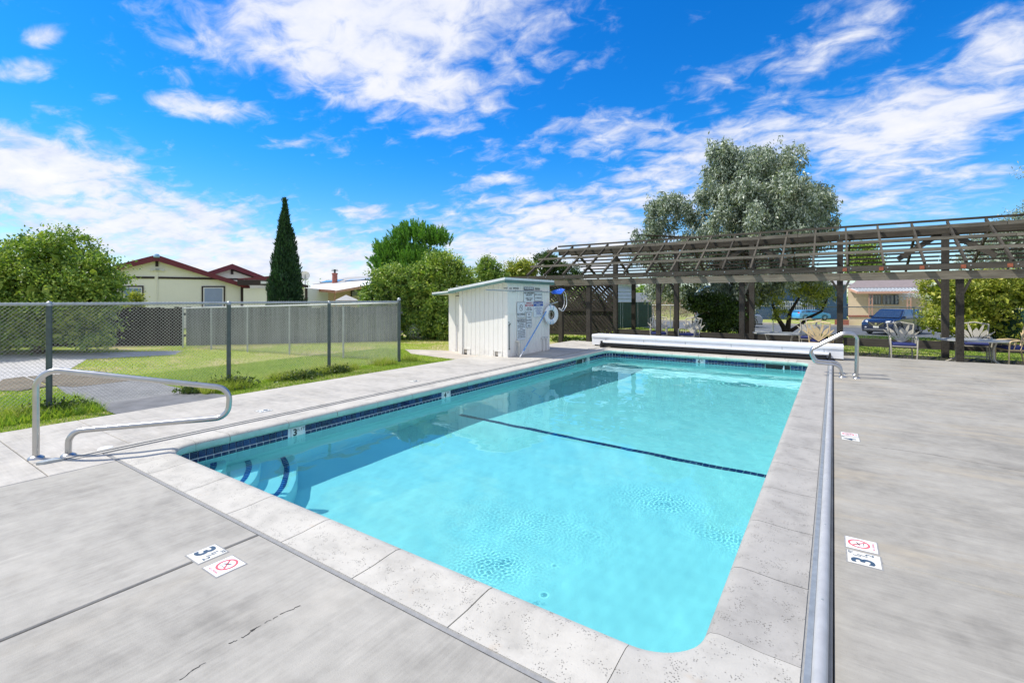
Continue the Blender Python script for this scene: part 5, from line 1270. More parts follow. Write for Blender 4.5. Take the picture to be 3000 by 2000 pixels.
for px in (1727, 1880): m = MB(); m.beam(Q7(px, 660) + n7 * .5, Q7(px, 735) + n7 * .5, .18, .18, up=(1, 0, 0)); m.build('porch_post', M['white_wall'], root)
m = MB()
for k in range(16): m.beam(Q7(1788 + k * 5, 694) + n7 * .5, Q7(1788 + k * 5, 712) + n7 * .5, .06, .08, up=(1, 0, 0))
m.beam(Q7(1786, 693) + n7 * .5, Q7(1866, 693) + n7 * .5, .08, .12); m.build('railing', M['white_wall'], root)

# ------------------------------------------------------------------ cars
def car(loc, rz, paint, label, s_=1.0, suv=True, group=None):
    root = empty('parked_car', loc, rz, label=label, cat='car', group=group); root.scale = (s_, s_, s_)
    W_ = .90; m = MB()
    # side outline, x forward (nose at +x)
    prof = [(2.22, .30), (2.30, .50), (2.26, .78), (2.05, .95), (1.10, 1.06), (-2.15, 1.10), (-2.27, .95), (-2.28, .50), (-2.20, .30)]
    k = len(prof); lev = [(-W_, .97), (-W_ * .90, 1.0), (0, 1.02), (W_ * .90, 1.0), (W_, .97)]
    vs = [(x * f, y, .30 + (z - .30) * (1.0 if abs(y) < W_ else .94)) for y, f in lev for x, z in prof]
    fs = []
    for j in range(len(lev) - 1):
        for i in range(k): fs.append((j * k + i, j * k + (i + 1) % k, (j + 1) * k + (i + 1) % k, (j + 1) * k + i))
    fs += [tuple(range(k)), tuple((len(lev) - 1) * k + i for i in range(k))]
    m.add(vs, fs); body = m.build('body', paint, root, smooth=True)
    # cabin
    hr = 1.66 if suv else 1.45
    lo = [(1.12, 1.05), (.35, hr - .06), (.05, hr), (-1.55, hr - .03), (-1.95, hr - .15), (-2.18, 1.09)]
    m = MB(); k = len(lo)
    for y, f in ((-.86, 0), (.86, 0)): m.v += [(x, y * (1 - .20 * (z - 1.05) / .6), z) for x, z in lo]
    m.f += [tuple(range(k)), tuple(range(k, 2 * k))[::-1]] + [(i, (i + 1) % k, k + (i + 1) % k, k + i) for i in range(k)]; m.mi = [0] * len(m.f)
    m.build('cabin', paint, root, smooth=True)
    yy = lambda z: .86 * (1 - .20 * (z - 1.05) / .6)
    m = MB(); m.slab([(1.05, -.74, 1.10), (1.05, .74, 1.10), (.42, .64, hr - .10), (.42, -.64, hr - .10)], (.03, 0, .02)); m.build('windscreen', M['glass_dk'], root)
    m = MB(); m.slab([(-2.16, -.70, 1.14), (-2.16, .70, 1.14), (-1.98, .62, hr - .2), (-1.98, -.62, hr - .2)], (-.03, 0, .01)); m.build('rear_window', M['glass_dk'], root)
    for sd in (-1, 1):
        for a, b_, c_, d_ in ((.85, .30, -.50, -.50), (-.58, -.58, -1.35, -1.35)):
            z0, z1 = 1.12, hr - .12; m = MB(); m.slab([(a, sd * yy(z0), z0), (d_, sd * yy(z0), z0), (c_, sd * yy(z1), z1), (b_, sd * yy(z1), z1)], (0, sd * .012, 0)); m.build('side_window', M['glass_dk'], root)
        m = MB(); m.slab([(-1.45, sd * yy(1.14), 1.14), (-1.95, sd * yy(1.14), 1.14), (-1.75, sd * yy(hr - .18), hr - .18), (-1.45, sd * yy(hr - .14), hr - .14)], (0, sd * .012, 0)); m.build('side_window', M['glass_dk'], root)
        for wx in (1.38, -1.38):
            m = MB(); m.lathe([(.0, -.10), (.33, -.10), (.36, -.06), (.36, .08), (.33, .11), (.24, .11)], 22, (wx, sd * .80, .36), 'y') if sd > 0 else m.lathe([(.0, .10), (.33, .10), (.36, .06), (.36, -.08), (.33, -.11), (.24, -.11)], 22, (wx, sd * .80, .36), 'y')
            wh = m.build('wheel', M['rubber'], root, smooth=True)
            m = MB(); m.lathe([(.24, sd * .10), (.22, sd * .07), (.06, sd * .07), (.05, sd * .10), (0, sd * .10)], 22, (wx, sd * .80, .36), 'y')
            for q in range(5):
                a = 2 * math.pi * q / 5; m.beam((wx, sd * .89, .36), (wx + .23 * math.cos(a), sd * .89, .36 + .23 * math.sin(a)), .03, .06, up=(0, 1, 0))
            m.build('rim', M['alu'], wh)
            m = MB(); P = [(wx + .43 * math.cos(R(a)), sd * .905, .36 + .43 * math.sin(R(a))) for a in range(0, 181, 20)]; m.tube(P, .035, 6); m.build('wheel_arch', M['black'], root, smooth=True)
        m = MB(); m.slab([(2.17, sd * .88, .80), (2.26, sd * .52, .76), (2.22, sd * .50, .90), (1.95, sd * .84, .95)], (.03, 0, .01)); m.build('headlight', M['lamp'], root)
        m = MB(); m.slab([(-2.22, sd * .86, .95), (-2.28, sd * .62, .92), (-2.24, sd * .62, 1.10), (-2.12, sd * .84, 1.14)], (-.03, 0, 0)); m.build('tail_light', M['mark_red'], root)
        m = MB(); m.box((.85, sd * .95 - .09, 1.08), (1.0, sd * .95 + .09, 1.22)); m.build('mirror', paint, root, bevel=.02)
        m = MB(); m.slab([(2.25, sd * .82, .46), (2.32, sd * .55, .46), (2.32, sd * .55, .52), (2.25, sd * .82, .52)], (.015, 0, 0)); m.build('fog_light', M['lamp'], root)
    m = MB(); m.slab([(2.325, -.42, .56), (2.325, .42, .56), (2.285, .50, .82), (2.285, -.50, .82)], (.015, 0, 0)); m.build('grille', M['black'], root)
    m = MB(); m.beam((2.33, -.40, .80), (2.36, -.12, .60), .02, .035); m.beam((2.33, .40, .80), (2.36, .12, .60), .02, .035); m.beam((2.36, -.12, .60), (2.36, .12, .60), .02, .035); m.lathe([(0, .01), (.07, .01), (.07, 0)], 14, (2.35, 0, .72), 'x'); m.build('grille_trim', M['chrome'], root)
    m = MB(); m.box((2.34, -.16, .46), (2.355, .16, .58)); m.build('number_plate', M['plate'], root)
    m = MB(); m.slab([(2.27, -.75, .30), (2.27, .75, .30), (2.34, .66, .38), (2.34, -.66, .38)], (.02, 0, .02)); m.build('bumper_trim', M['chrome'], root)
    m = MB(); m.box((2.0, -.84, .20), (2.26, .84, .31)); m.box((-2.2, -.84, .22), (2.0, .84, .32)); m.build('underbody', M['black'], root)
    return root
cx_, cy_ = AT(2054, 26.9); car((cx_, cy_, -.49), R(-118), M['car_navy'], 'navy blue SUV parked nose on in front of the tan house', .84)
cx_, cy_ = AT(1862, 43.5); car((cx_, cy_, -.49), R(38), M['car_blue'], 'bright light blue car parked across the road behind the small twisted tree', .66, False)
cx_, cy_ = AT(1972, 47); car((cx_, cy_, -.49), R(-60), M['car_white'], 'white car half hidden behind the fourth front pergola post', .9)
cx_, cy_ = AT(1672, 33); car((cx_, cy_, -.49), R(38), M['car_silver'], 'silver car seen between the pergola posts under the big tree', .9, False)

# ------------------------------------------------------------------ garden furniture
def chair_proto(mt, label):
    """cast chair facing -y, origin on the ground"""
    root = empty('garden_chair', (0, 0, 0), label=label, cat='chair')
    for sd in (-1, 1):
        m = MB(); m.tube(fillet([(sd * .25, -.24, 0), (sd * .26, -.24, .40), (sd * .27, -.23, .62), (sd * .26, .0, .64), (sd * .235, .20, .62)], .06, 5), .016, 8); m.build('leg', M[mt], root, smooth=True)
        m = MB(); m.tube(fillet([(sd * .24, .30, 0), (sd * .22, .20, .42), (sd * .27, .30, .95)], .25, 5), .016, 8); m.build('leg', M[mt], root, smooth=True)
        m = MB()
        for k in range(3): m.tube([(sd * .25, -.15 + k * .12, .42), (sd * (.25 + .01), -.10 + k * .12, .63)], .008, 5)
        m.build('arm_scroll', M[mt], root, smooth=True)
    m = MB(); m.tube([(sd_[0], sd_[1], sd_[2]) for sd_ in [(-.27, .30, .95), (-.16, .315, .965), (0, .325, 1.0), (.16, .315, .965), (.27, .30, .95)]], .018, 8); m.build('top_rail', M[mt], root, smooth=True)
    m = MB(); m.box((-.24, -.24, .40), (.24, .22, .425)); m.build('seat', M[mt], root)
    # palm fronds
    for a, ln_, wd in ((-46, .50, .024), (-31, .45, .046), (-13, .54, .030), (6, .40, .066), (20, .55, .030), (35, .46, .046), (50, .50, .024)):
        m = MB(); ca_, sa_ = math.sin(R(a)), math.cos(R(a)); P = []
        for f, w_ in ((0, .12), (.25, .5), (.45, .45), (.62, 1.0), (.8, .9), (1.0, .15)):
            P.append((f * ln_, w_ * wd))
        L_, R_ = [], []
        for s_, w_ in P:
            cxx, czz = s_ * ca_, .45 + s_ * sa_; yy = .20 + (czz - .42) * .20
            L_.append((cxx - sa_ * w_, yy, czz + ca_ * w_)); R_.append((cxx + sa_ * w_, yy, czz - ca_ * w_))
        n_ = len(L_); V = L_ + R_; V2 = [(x, y + .012, z) for x, y, z in V]
        F = [(i, i + 1, n_ + i + 1, n_ + i) for i in range(n_ - 1)]; F2 = [tuple(2 * n_ + j for j in f)[::-1] for f in F]
        E_ = [(i, 2 * n_ + i, 2 * n_ + i + 1, i + 1) for i in range(n_ - 1)] + [(n_ + i, n_ + i + 1, 3 * n_ + i + 1, 3 * n_ + i) for i in range(n_ - 1)]
        m.add(V + V2, F + F2 + E_); m.build('palm_frond', M[mt], root)
    m = MB(); m.box((-.235, -.25, .428), (.235, .20, .495)); m.build('cushion', M['cushion'], root, smooth=True, bevel=.028)
    return root
GZ = -.12
cp = chair_proto('chair', '')
cpy = chair_proto('chair_y', '')
def put(src, x, y, rz, label, first=False):
    c = src if first else copy_tree(src)
    c.location = (x, y, GZ); c.rotation_euler = (0, 0, rz); c['label'] = label; c['group'] = 'cast garden chairs under the pergola'; return c
put(cp, -4.85, 15.95, R(18), 'beige cast chair with navy cushion half hidden behind a pergola post, farthest left', True)
put(cp, -3.85, 15.95, R(-12), 'beige cast chair with navy cushion between the second and third front posts')
put(cp, -.58, 16.75, R(0), 'grey beige palm back chair behind the left garden table')
put(cpy, -.30, 15.55, R(172), 'tan cast chair with its palm back towards the pool at the left table', True)
put(cp, 1.46, 15.68, R(3), 'cast chair with navy cushion standing alone facing the pool before the car')
put(cp, 3.02, 16.75, R(-4), 'palm back chair behind the right garden table')
put(cpy, 3.55, 15.95, R(-76), 'tan cast chair with navy cushion turned sideways at the right edge')
put(cp, 4.35, 16.6, R(-100), 'partly cropped beige chair behind the tan one at the right edge')
def table_proto(label):
    root = empty('garden_table', (0, 0, 0), label=label, cat='table')
    m = MB(); N_ = 32; prof = [(0, .62), (.66, .62), (.70, .612), (.70, .585), (.66, .58), (0, .58)]
    m.lathe(prof, N_); me = m.mesh('tabletop', M['table'], True)
    for v in me.vertices: v.co.y *= .72
    link('tabletop', me, root)
    for sx_, sy_ in ((-1, -1), (1, -1), (1, 1), (-1, 1)):
        m = MB(); m.tube(fillet([(sx_ * .34, sy_ * .24, .58), (sx_ * .30, sy_ * .20, .42), (sx_ * .30, sy_ * .2, .14), (sx_ * .50, sy_ * .34, 0)], .12, 5), .020, 8); m.build('leg', M['chair'], root, smooth=True)
    m = MB(); m.tube([(.28 * math.cos(a), .19 * math.sin(a), .2) for a in np.linspace(0, 2 * math.pi, 18)], .012, 6); m.build('stretcher_ring', M['chair'], root, smooth=True)
    return root
t1 = table_proto('oval grey garden table at left behind the white cover box'); x_, y_ = AT(1790, 13.9); t1.location = (x_, y_, GZ)
t2 = copy_tree(t1); t2['label'] = 'oval grey garden table beside the right hand pergola post'; t2.location = (2.85, 15.95, GZ)
t1['group'] = t2['group'] = 'garden tables under the pergola'

# ------------------------------------------------------------------ trees and shrubs
def leaf_quads(c, ax, L_, Wd, mat, name, parent=None, loc=None):
    """diamond leaves: c base points, ax unit directions"""
    n_ = len(c); rv = rng.normal(size=(n_, 3)); sd = np.cross(ax, rv); sd /= np.linalg.norm(sd, axis=1, keepdims=True) + 1e-9
    L_ = np.asarray(L_)[:, None]; Wd = np.asarray(Wd)[:, None]
    p0 = c; p1 = c + ax * L_ * .5 + sd * Wd * .5; p2 = c + ax * L_; p3 = c + ax * L_ * .5 - sd * Wd * .5
    co = np.stack([p0, p1, p2, p3], 1).reshape(-1, 3); F = np.arange(n_ * 4).reshape(-1, 4)
    return link(name, fast_mesh(name, co, F, mat), parent, loc)
def unit(v): return v / (np.linalg.norm(v, axis=-1, keepdims=True) + 1e-9)
def crown_points(lobes, n_leaf, clump=.22, per=90, shell=.62):
    """leaf positions in clumps hung on the lobes"""
    vol = np.array([l[3] * l[4] * l[5] for l in lobes]) ** .7; vol /= vol.sum(); out = []; nr = []
    for l, v in zip(lobes, vol):
        k = max(3, int(n_leaf * v / per)); d = unit(rng.normal(size=(k, 3))); d[:, 2] = np.where(d[:, 2] < -.55, -d[:, 2], d[:, 2])
        rad = shell + (1.05 - shell) * rng.random((k, 1)) ** .6
        cen = np.array(l[:3]) + d * rad * np.array(l[3:6]); cs = clump * rng.uniform(.5, 1.35, (k, 1))
        pts = np.repeat(cen, per, 0) + rng.normal(size=(k * per, 3)) * np.repeat(cs, per, 0) * np.array([1, 1, .75]) * .6
        out.append(pts); nr.append(np.repeat(d, per, 0))
    return np.concatenate(out), np.concatenate(nr)
def limbs(root, base, lobes, r0, mt='bark', zt=.4):
    m = MB(); b = Vector(base); cs = [Vector(l[:3]) for l in lobes]; cm = sum(cs, Vector()) / len(cs)
    fork = b.lerp(cm, zt); fork.x = b.x * .6 + fork.x * .4; fork.y = b.y * .6 + fork.y * .4
    m.tube([b - Vector((0, 0, .15)), b.lerp(fork, .5) + Vector((rnd.uniform(-.05, .05), 0, 0)), fork], [r0 * 1.2, r0 * .95, r0 * .8], 9)
    for c in cs:
        md = fork.lerp(c, .5) + Vector((rnd.uniform(-.15, .15), rnd.uniform(-.15, .15), rnd.uniform(-.1, .1)))
        m.tube([fork, md, c], [r0 * .6, r0 * .35, r0 * .10], 6)
    return m.build('trunk', M[mt], root, smooth=True)
def tree(name, base, lobes, n_leaf, mat, label, cat, Lr=(.05, .11), asp=.5, clump=.22, droop=0.0, up=0.0, r0=.12, group=None, per=90, shell=.62, mt='bark', zt=.4, gzv=-.05, core=.10):
    root = empty(name, (base[0], base[1], gzv), label=label, cat=cat, group=group)
    lb = [(l[0] - base[0], l[1] - base[1], l[2] - gzv, *l[3:]) for l in lobes]
    limbs(root, (0, 0, 0), lb, r0, mt, zt)
    P, nr = crown_points(lb, n_leaf, clump, per, shell)
    P = P[P[:, 2] > .02]; nr = nr[:len(P)]
    ax = unit(rng.normal(size=P.shape) + nr * .6 + np.array([0, 0, up - droop]))
    Ls = rng.uniform(*Lr, len(P)); nc = int(n_leaf * core)
    if nc:
        vol = np.array([l[3] * l[4] * l[5] for l in lb]); idx = rng.choice(len(lb), nc, p=vol / vol.sum()); A = np.array(lb)[idx]
        C = A[:, :3] + unit(rng.normal(size=(nc, 3))) * A[:, 3:6] * (.86 * rng.random((nc, 1)) ** .45); C = C[C[:, 2] > .05]
        P = np.concatenate([P, C]); ax = np.concatenate([ax, unit(rng.normal(size=C.shape))]); Ls = np.concatenate([Ls, rng.uniform(1.8, 2.8, len(C)) * Lr[1]])
    leaf_quads(P, ax, Ls, Ls * asp, mat, 'crown', root)
    return root
LM = {}
LM['ficus'] = mat_leaf('leaf_yellow_green', [(0.063, 0.139, 0.030), (0.150, 0.256, 0.043), (0.288, 0.406, 0.068), (0.512, 0.577, 0.128)], .24, .45)
LM['mid'] = mat_leaf('leaf_mid_green', [(0.060, 0.128, 0.031), (0.139, 0.255, 0.046), (0.276, 0.394, 0.075), (0.468, 0.531, 0.128)], .24, .45)
LM['cyp'] = mat_leaf('leaf_cypress', [(0.015, 0.042, 0.018), (0.027, 0.078, 0.030), (0.053, 0.128, 0.042)], .12, .6)
LM['pine'] = mat_leaf('pine_needles', [(0.060, 0.173, 0.030), (0.119, 0.292, 0.043), (0.238, 0.432, 0.076)], .22, .5)
LM['euc'] = mat_leaf('leaf_grey_green', [(0.075, 0.115, 0.075), (0.19, 0.245, 0.18), (0.38, 0.43, 0.36), (0.62, 0.66, 0.58)], .22, .42)
LM['dark'] = mat_leaf('leaf_dark', [(0.021, 0.048, 0.015), (0.045, 0.090, 0.021), (0.098, 0.165, 0.030)], .28, .45)
LM['yellow'] = mat_leaf('leaf_lime', [(0.075, 0.132, 0.020), (0.198, 0.264, 0.036), (0.413, 0.446, 0.075), (0.627, 0.594, 0.132)], .28, .45)
LM['grass'] = mat_leaf('grass_blades', [(0.099, 0.198, 0.022), (0.198, 0.342, 0.040), (0.342, 0.468, 0.063), (0.594, 0.612, 0.135)], .40, .6)
LM['grassdry'] = mat_leaf('grass_mixed', [(0.17, 0.27, 0.028), (0.34, 0.44, 0.06), (0.52, 0.56, 0.13), (0.62, 0.54, 0.26)], .35, .7)
LM['bare'] = mat_leaf('dry_twigs', [(0.192, 0.144, 0.108), (0.384, 0.300, 0.240), (0.576, 0.456, 0.396)], .15, .7)
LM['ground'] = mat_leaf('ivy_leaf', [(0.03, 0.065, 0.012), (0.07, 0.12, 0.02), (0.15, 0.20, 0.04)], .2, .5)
def lobe(px, py, t, rx, ry, rz=None, dt=0):
    """lobe at a bearing; rx, rz in metres across and up"""
    x, y = AT(px, t + dt); return (x, y, ZH(py, t), rx, ry, rz or rx)
# big rounded tree at the left edge
t = 13.3
tree('rounded_tree', AT(90, 13.4), [lobe(120, 600, t, 1.0, 1.0, .90), lobe(40, 640, t, 1.0, .9, .85), lobe(205, 640, t, .82, .8, .72), lobe(-80, 640, t, 1.1, 1.1, .9), lobe(120, 690, t, 1.6, .9, .9), lobe(222, 690, t, .60, .7, .75),
     lobe(30, 735, t, 1.4, .9, .8), lobe(180, 740, t, 1.0, .8, .65), lobe(-120, 720, t, 1.2, 1.0, 1.0), lobe(60, 768, t, 1.4, .7, .45), lobe(205, 772, t, 1.0, .5, .40), lobe(-190, 610, 12.2, 1.4, 1.4, 1.1), lobe(-230, 720, 12.4, 1.5, 1.2, 1.1)], 76000, LM['ficus'], 'large rounded yellow green tree filling the left edge behind the fence', 'tree', (.055, .11), .55, .22, r0=.15, up=.1, shell=.55)
# sprig shrub in front of the window
tree('garden_shrub', AT(322, 18.0), [lobe(312, 690, 18.0, .26, .25, .30), lobe(305, 725, 18, .45, .4, .5)], 2200, LM['yellow'], 'small light green shrub in front of the cream house window', 'shrub', (.06, .11), .5, .14, r0=.03, per=40)
# cypress
def cypress(px, base_y, t, top_y, w, label):
    x, y = AT(px, t); root = empty('cypress_tree', (x, y, -.05), label=label, cat='tree'); H_ = ZH(top_y, t) + .05
    MB().tube([(0, 0, -.1), (0, 0, H_ * .85)], [.10, .02], 8).build('trunk', M['bark'], root, smooth=True)
    n_ = 30000; f = rng.random(n_) ** .75; h = (1 - f) * H_
    def R_(h_, twin):
        g_ = h_ / H_; return w * .5 * (1 - np.clip(g_, 0, 1) ** 1.9) * np.clip(.6 + g_ * 2.2, 0, 1)
    tw = rng.random(n_) < .42; a = rng.random(n_) * 2 * math.pi
    h = np.where(tw, h * .84, h); rad = R_(h, tw) * np.where(tw, .82, .78) * (1 + .18 * np.sin(a * 5 + h * 2.6) + .13 * np.sin(h * 8 + a * 4)) * rng.uniform(.76, 1.06, n_)
    off = np.where(tw, 1, -.8) * .14 * np.clip(1 - h / H_, 0, 1); rd = np.array([RR[0], RR[1], 0])
    P = np.stack([rad * np.cos(a), rad * np.sin(a), h], 1) + off[:, None] * rd
    ax = unit(np.stack([np.cos(a) * .35, np.sin(a) * .35, np.ones(n_)], 1) + rng.normal(size=(n_, 3)) * .22); Ls = rng.uniform(.07, .17, n_)
    leaf_quads(P, ax, Ls, Ls * .30, LM['cyp'], 'crown', root)
    n2_ = 900; h = H_ * (1.03 - .15 * rng.random(n2_)); P = np.stack([rng.normal(size=n2_) * .03 - .11 * RR[0] * 0, rng.normal(size=n2_) * .03, h], 1) + np.array([-.10 * RR[0] * .3, 0, 0])
    leaf_quads(P, unit(np.array([0, 0, 1.0]) + rng.normal(size=(n2_, 3)) * .3), np.full(n2_, .13), np.full(n2_, .035), LM['cyp'], 'crown_tip', root)
    return root
cypress(655, 795, 17.5, 468, 1.28, 'tall narrow dark green cypress left of the awning house')
# pine
def pine(px, t, lobes_, label, n_tuft=900, sz=.34, gzv=-.1):
    x, y = AT(px, t); root = empty('pine_tree', (x, y, gzv), label=label, cat='tree'); lb = [(l[0] - x, l[1] - y, l[2] - gzv, *l[3:]) for l in lobes_]
    limbs(root, (0, 0, 0), lb, .14, 'bark', .55)
    k = n_tuft; v = np.array([l[3] * l[5] for l in lb]); v = v / v.sum(); idx = rng.choice(len(lb), k, p=v); d = unit(rng.normal(size=(k, 3))); d[:, 2] = np.abs(d[:, 2]) * .9 + .05 * rng.normal(size=k) - .12
    A = np.array(lb)[idx]; C = A[:, :3] + d * A[:, 3:6] * rng.uniform(.45, 1.0, (k, 1)); per = 36
    tip = unit(d * .45 + np.array([0, 0, 1.0]) + rng.normal(size=(k, 3)) * .22)
    s_ = rng.random((k, per, 1)); P = C[:, None, :] + tip[:, None, :] * s_ * sz * 1.5
    ax = unit(tip[:, None, :] * 1.1 + rng.normal(size=(k, per, 3)) * .32); P = P.reshape(-1, 3); ax = ax.reshape(-1, 3)
    Ls = rng.uniform(.12, .22, len(P)); leaf_quads(P, ax, Ls, Ls * .20, LM['pine'], 'crown', root)
    return root
t = 25.0
pine(950, t, [lobe(955, 560, t, 1.35, 1.2, .95), lobe(900, 590, t, .95, .9, .8), lobe(1000, 565, t, .85, .8, .75), lobe(945, 605, t, 1.6, 1.2, .8), lobe(885, 620, t, .8, .6, .7), lobe(930, 630, t, 1.5, 1.0, .9)], 'bushy bright green pine behind the shrubs left of the shed', 1500)
# shrubs left of and behind the shed
t = 18.0
tree('tall_shrub', AT(905, 18), [lobe(900, 655, t, .95, .8, .75), lobe(865, 685, t, .6, .6, .6), lobe(950, 660, t, .8, .7, .7), lobe(905, 725, t, .9, .7, .7), lobe(950, 750, t, .9, .6, .55)], 30000, LM['mid'], 'leafy light green shrub at the end of the grey board fence', 'shrub', (.05, .10), .6, .18, r0=.08, shell=.5, gzv=-.04)
tree('tall_shrub', AT(1010, 19), [lobe(1010, 625, t, .95, .8, .75), lobe(1050, 640, t, .6, .6, .5), lobe(1000, 680, t, 1.1, .8, .8), lobe(985, 735, t, 1.1, .7, .7), lobe(940, 740, t, .8, .6, .5), lobe(1000, 755, t, 1.2, .7, .55), lobe(1060, 735, t, .9, .7, .8)], 36000, LM['ficus'], 'taller round crowned shrub directly left of the pump shed', 'shrub', (.05, .10), .6, .18, r0=.10, shell=.5, gzv=-.04)
t = 24.0
tree('tall_shrub', AT(1125, 24), [lobe(1122, 622, t, .75, .7, .65), lobe(1135, 660, t, 1.0, .8, .8), lobe(1090, 680, t, 1.0, .8, .9)], 13000, LM['mid'], 'light green tree behind the highest corner of the shed roof', 'tree', (.06, .12), .55, .2, r0=.08, shell=.5)
tree('tall_shrub', AT(1195, 25), [lobe(1195, 625, 25, .85, .7, .62), lobe(1205, 660, 25, 1.1, .8, .8)], 12000, LM['yellow'], 'light green tree between the shed roof and the pergola end', 'tree', (.06, .12), .55, .2, r0=.08, shell=.5)
tree('dark_tree', AT(1250, 28), [lobe(1255, 610, 28, .9, .8, .7), lobe(1290, 640, 28, 1.3, 1.0, .9)], 7000, LM['dark'], 'dark thin tree behind the left end of the pergola roof', 'tree', (.07, .14), .5, .26, r0=.08, shell=.5, per=60)
tree('hedge_bush', AT(1240, 22), [lobe(1090, 745, 21, 1.3, .6, .75), lobe(1200, 735, 22, 1.5, .8, 1.2), lobe(1290, 730, 23, 1.5, .8, 1.1), lobe(1360, 720, 24, 1.3, .8, 1.2)], 18000, LM['dark'], 'dark hedge behind the shed and the lattice screen', 'hedge', (.06, .12), .55, .2, r0=.06, shell=.3)
# weeping grey eucalyptus
def eucalyptus():
    t = 21.0; bx, by = AT(1712, 20.3); root = empty('eucalyptus_tree', (bx, by, -.12), label='big weeping grey green eucalyptus rising behind the pergola', cat='tree')
    L0 = [(1700, 385, 1.25, 1.0), (1780, 400, 1.35, 1.1), (1680, 450, 1.3, 1.2), (1760, 470, 1.7, 1.4), (1840, 460, 1.1, 1.1), (1880, 455, .55, .6), (1700, 530, 1.6, 1.2), (1790, 540, 1.5, 1.2), (1860, 520, .75, 1.0), (1535, 468, .75, .6), (1585, 485, .55, .5), (1512, 512, .65, .5),
          (1610, 560, 1.0, .6), (1500, 575, .8, .42), (1460, 545, .45, .35), (1650, 580, 1.4, .8), (1560, 615, 1.1, .5), (1740, 620, 1.6, .9), (1830, 625, 1.2, .8), (1520, 655, .7, .40), (1620, 665, 1.0, .45), (1700, 660, 1.2, .6), (1860, 655, .9, .45), (1655, 345, .55, .5), (1745, 350, .5, .55), (1810, 360, .5, .5)]
    lb = []
    for px, py, rx, rz in L0:
        x, y = AT(px, t + rnd.uniform(-.9, .9)); lb.append((x - bx, y - by, ZH(py, t) + .12, rx * .92, rx * .9, rz * .9))
    m = MB(); base = Vector((0, 0, -.1)); f1 = Vector((.1, .1, 1.6)); m.tube([base, Vector((-.08, 0, .7)), f1, Vector((.2, .3, 2.8)), Vector((.6, .4, 4.6)), Vector((.9, .4, 6.2))], [.30, .22, .20, .17, .12, .05], 10)
    for l in lb[::2]:
        c = Vector(l[:3]); st_ = Vector((.2, .3, 2.4)).lerp(Vector((.6, .4, 4.6)), min(1, max(0, (c.z - 3) / 3))); m.tube([st_, st_.lerp(c, .5) + Vector((0, 0, .35)), c], [.09, .055, .02], 6)
    m.build('trunk', M['bark_dk'], root, smooth=True)
    # strands of leaves that hang from each clump
    vol = np.array([l[3] * l[5] for l in lb]); vol /= vol.sum(); KT = 540; idx = rng.choice(len(lb), KT, p=vol); A = np.array(lb)[idx]
    d = unit(rng.normal(size=(KT, 3))); d[:, 2] = np.abs(d[:, 2]) * np.where(rng.random(KT) < .75, 1, -.7); C = A[:, :3] + d * A[:, 3:6] * (.45 + .70 * rng.random((KT, 1)) ** .7)
    q8 = 8; K = KT * q8; C = np.repeat(C, q8, 0) + rng.normal(size=(K, 3)) * .15; d = np.repeat(d, q8, 0)
    per = 34; s_ = rng.random((K, per, 1)); Ln = rng.uniform(.25, .75, (K, 1, 1))
    sway = unit(np.stack([rng.normal(size=K) * .25, rng.normal(size=K) * .25, -np.ones(K)], 1))[:, None, :]
    out = np.stack([d[:, 0], d[:, 1], np.zeros(K)], 1)[:, None, :]
    P = C[:, None, :] + sway * s_ * Ln + out * (s_ * (1 - s_)) * .25 + rng.normal(size=(K, per, 3)) * .07
    P = P.reshape(-1, 3); ax = unit(np.array([0, 0, -1.0]) + rng.normal(size=P.shape) * .75)
    Ls = rng.uniform(.11, .20, len(P)); leaf_quads(P, ax, Ls, Ls * .36, LM['euc'], 'crown', root)
    return root
eucalyptus()
t = 20.5
tree('round_bush', AT(1648, t), [lobe(1650, 740, t, .95, .7, .6), lobe(1640, 700, t, .75, .6, .5), lobe(1690, 720, t, .6, .6, .5), lobe(1600, 700, t, .5, .5, .35)], 17000, LM['dark'], 'dense dark green bush below the eucalyptus', 'bush', (.05, .10), .5, .16, r0=.06, shell=.5, gzv=-.12)
# small twisted tree with several stems
def twisted():
    bx, by = AT(1808, 20.8); root = empty('twisted_tree', (bx, by, -.12), label='small twisted multi stem tree behind the left garden table', cat='tree')
    r3 = Vector((RR[0], RR[1], 0)); m = MB()
    m.tube([(0, 0, -.1), r3 * -.15 + Vector((0, 0, .35)), r3 * -.45 + Vector((0, .1, .8)), r3 * -.7 + Vector((0, .1, 1.5))], [.14, .11, .08, .04], 8)
    m.tube([(0, 0, -.1), r3 * .05 + Vector((0, 0, .5)), r3 * .12 + Vector((0, 0, 1.0)), r3 * .55 + Vector((0, 0, 1.7))], [.13, .10, .08, .04], 8)
    m.tube([(0, 0, .1), r3 * .55 + Vector((0, 0, .45)), r3 * .95 + Vector((0, -.1, .78)), r3 * 1.5 + Vector((0, 0, 1.05)), r3 * 1.75 + Vector((0, 0, 1.6))], [.10, .075, .07, .05, .03], 8)
    m.build('trunk', M['bark_dk'], root, smooth=True)
    t = 20.8; lb = [lobe(1770, 690, t, .65, .5, .5), lobe(1740, 680, t, .5, .4, .4), lobe(1850, 672, t, .7, .5, .4), lobe(1900, 680, t, .55, .45, .35), lobe(1790, 725, t, .35, .35, .35), lobe(1870, 700, t, .4, .3, .2)]
    P, nr = crown_points([(l[0] - bx, l[1] - by, l[2] + .12, *l[3:]) for l in lb], 6500, .15, 40, .3); Ls = rng.uniform(.05, .10, len(P))
    leaf_quads(P, unit(rng.normal(size=P.shape)), Ls, Ls * .55, LM['yellow'], 'crown', root)
twisted()
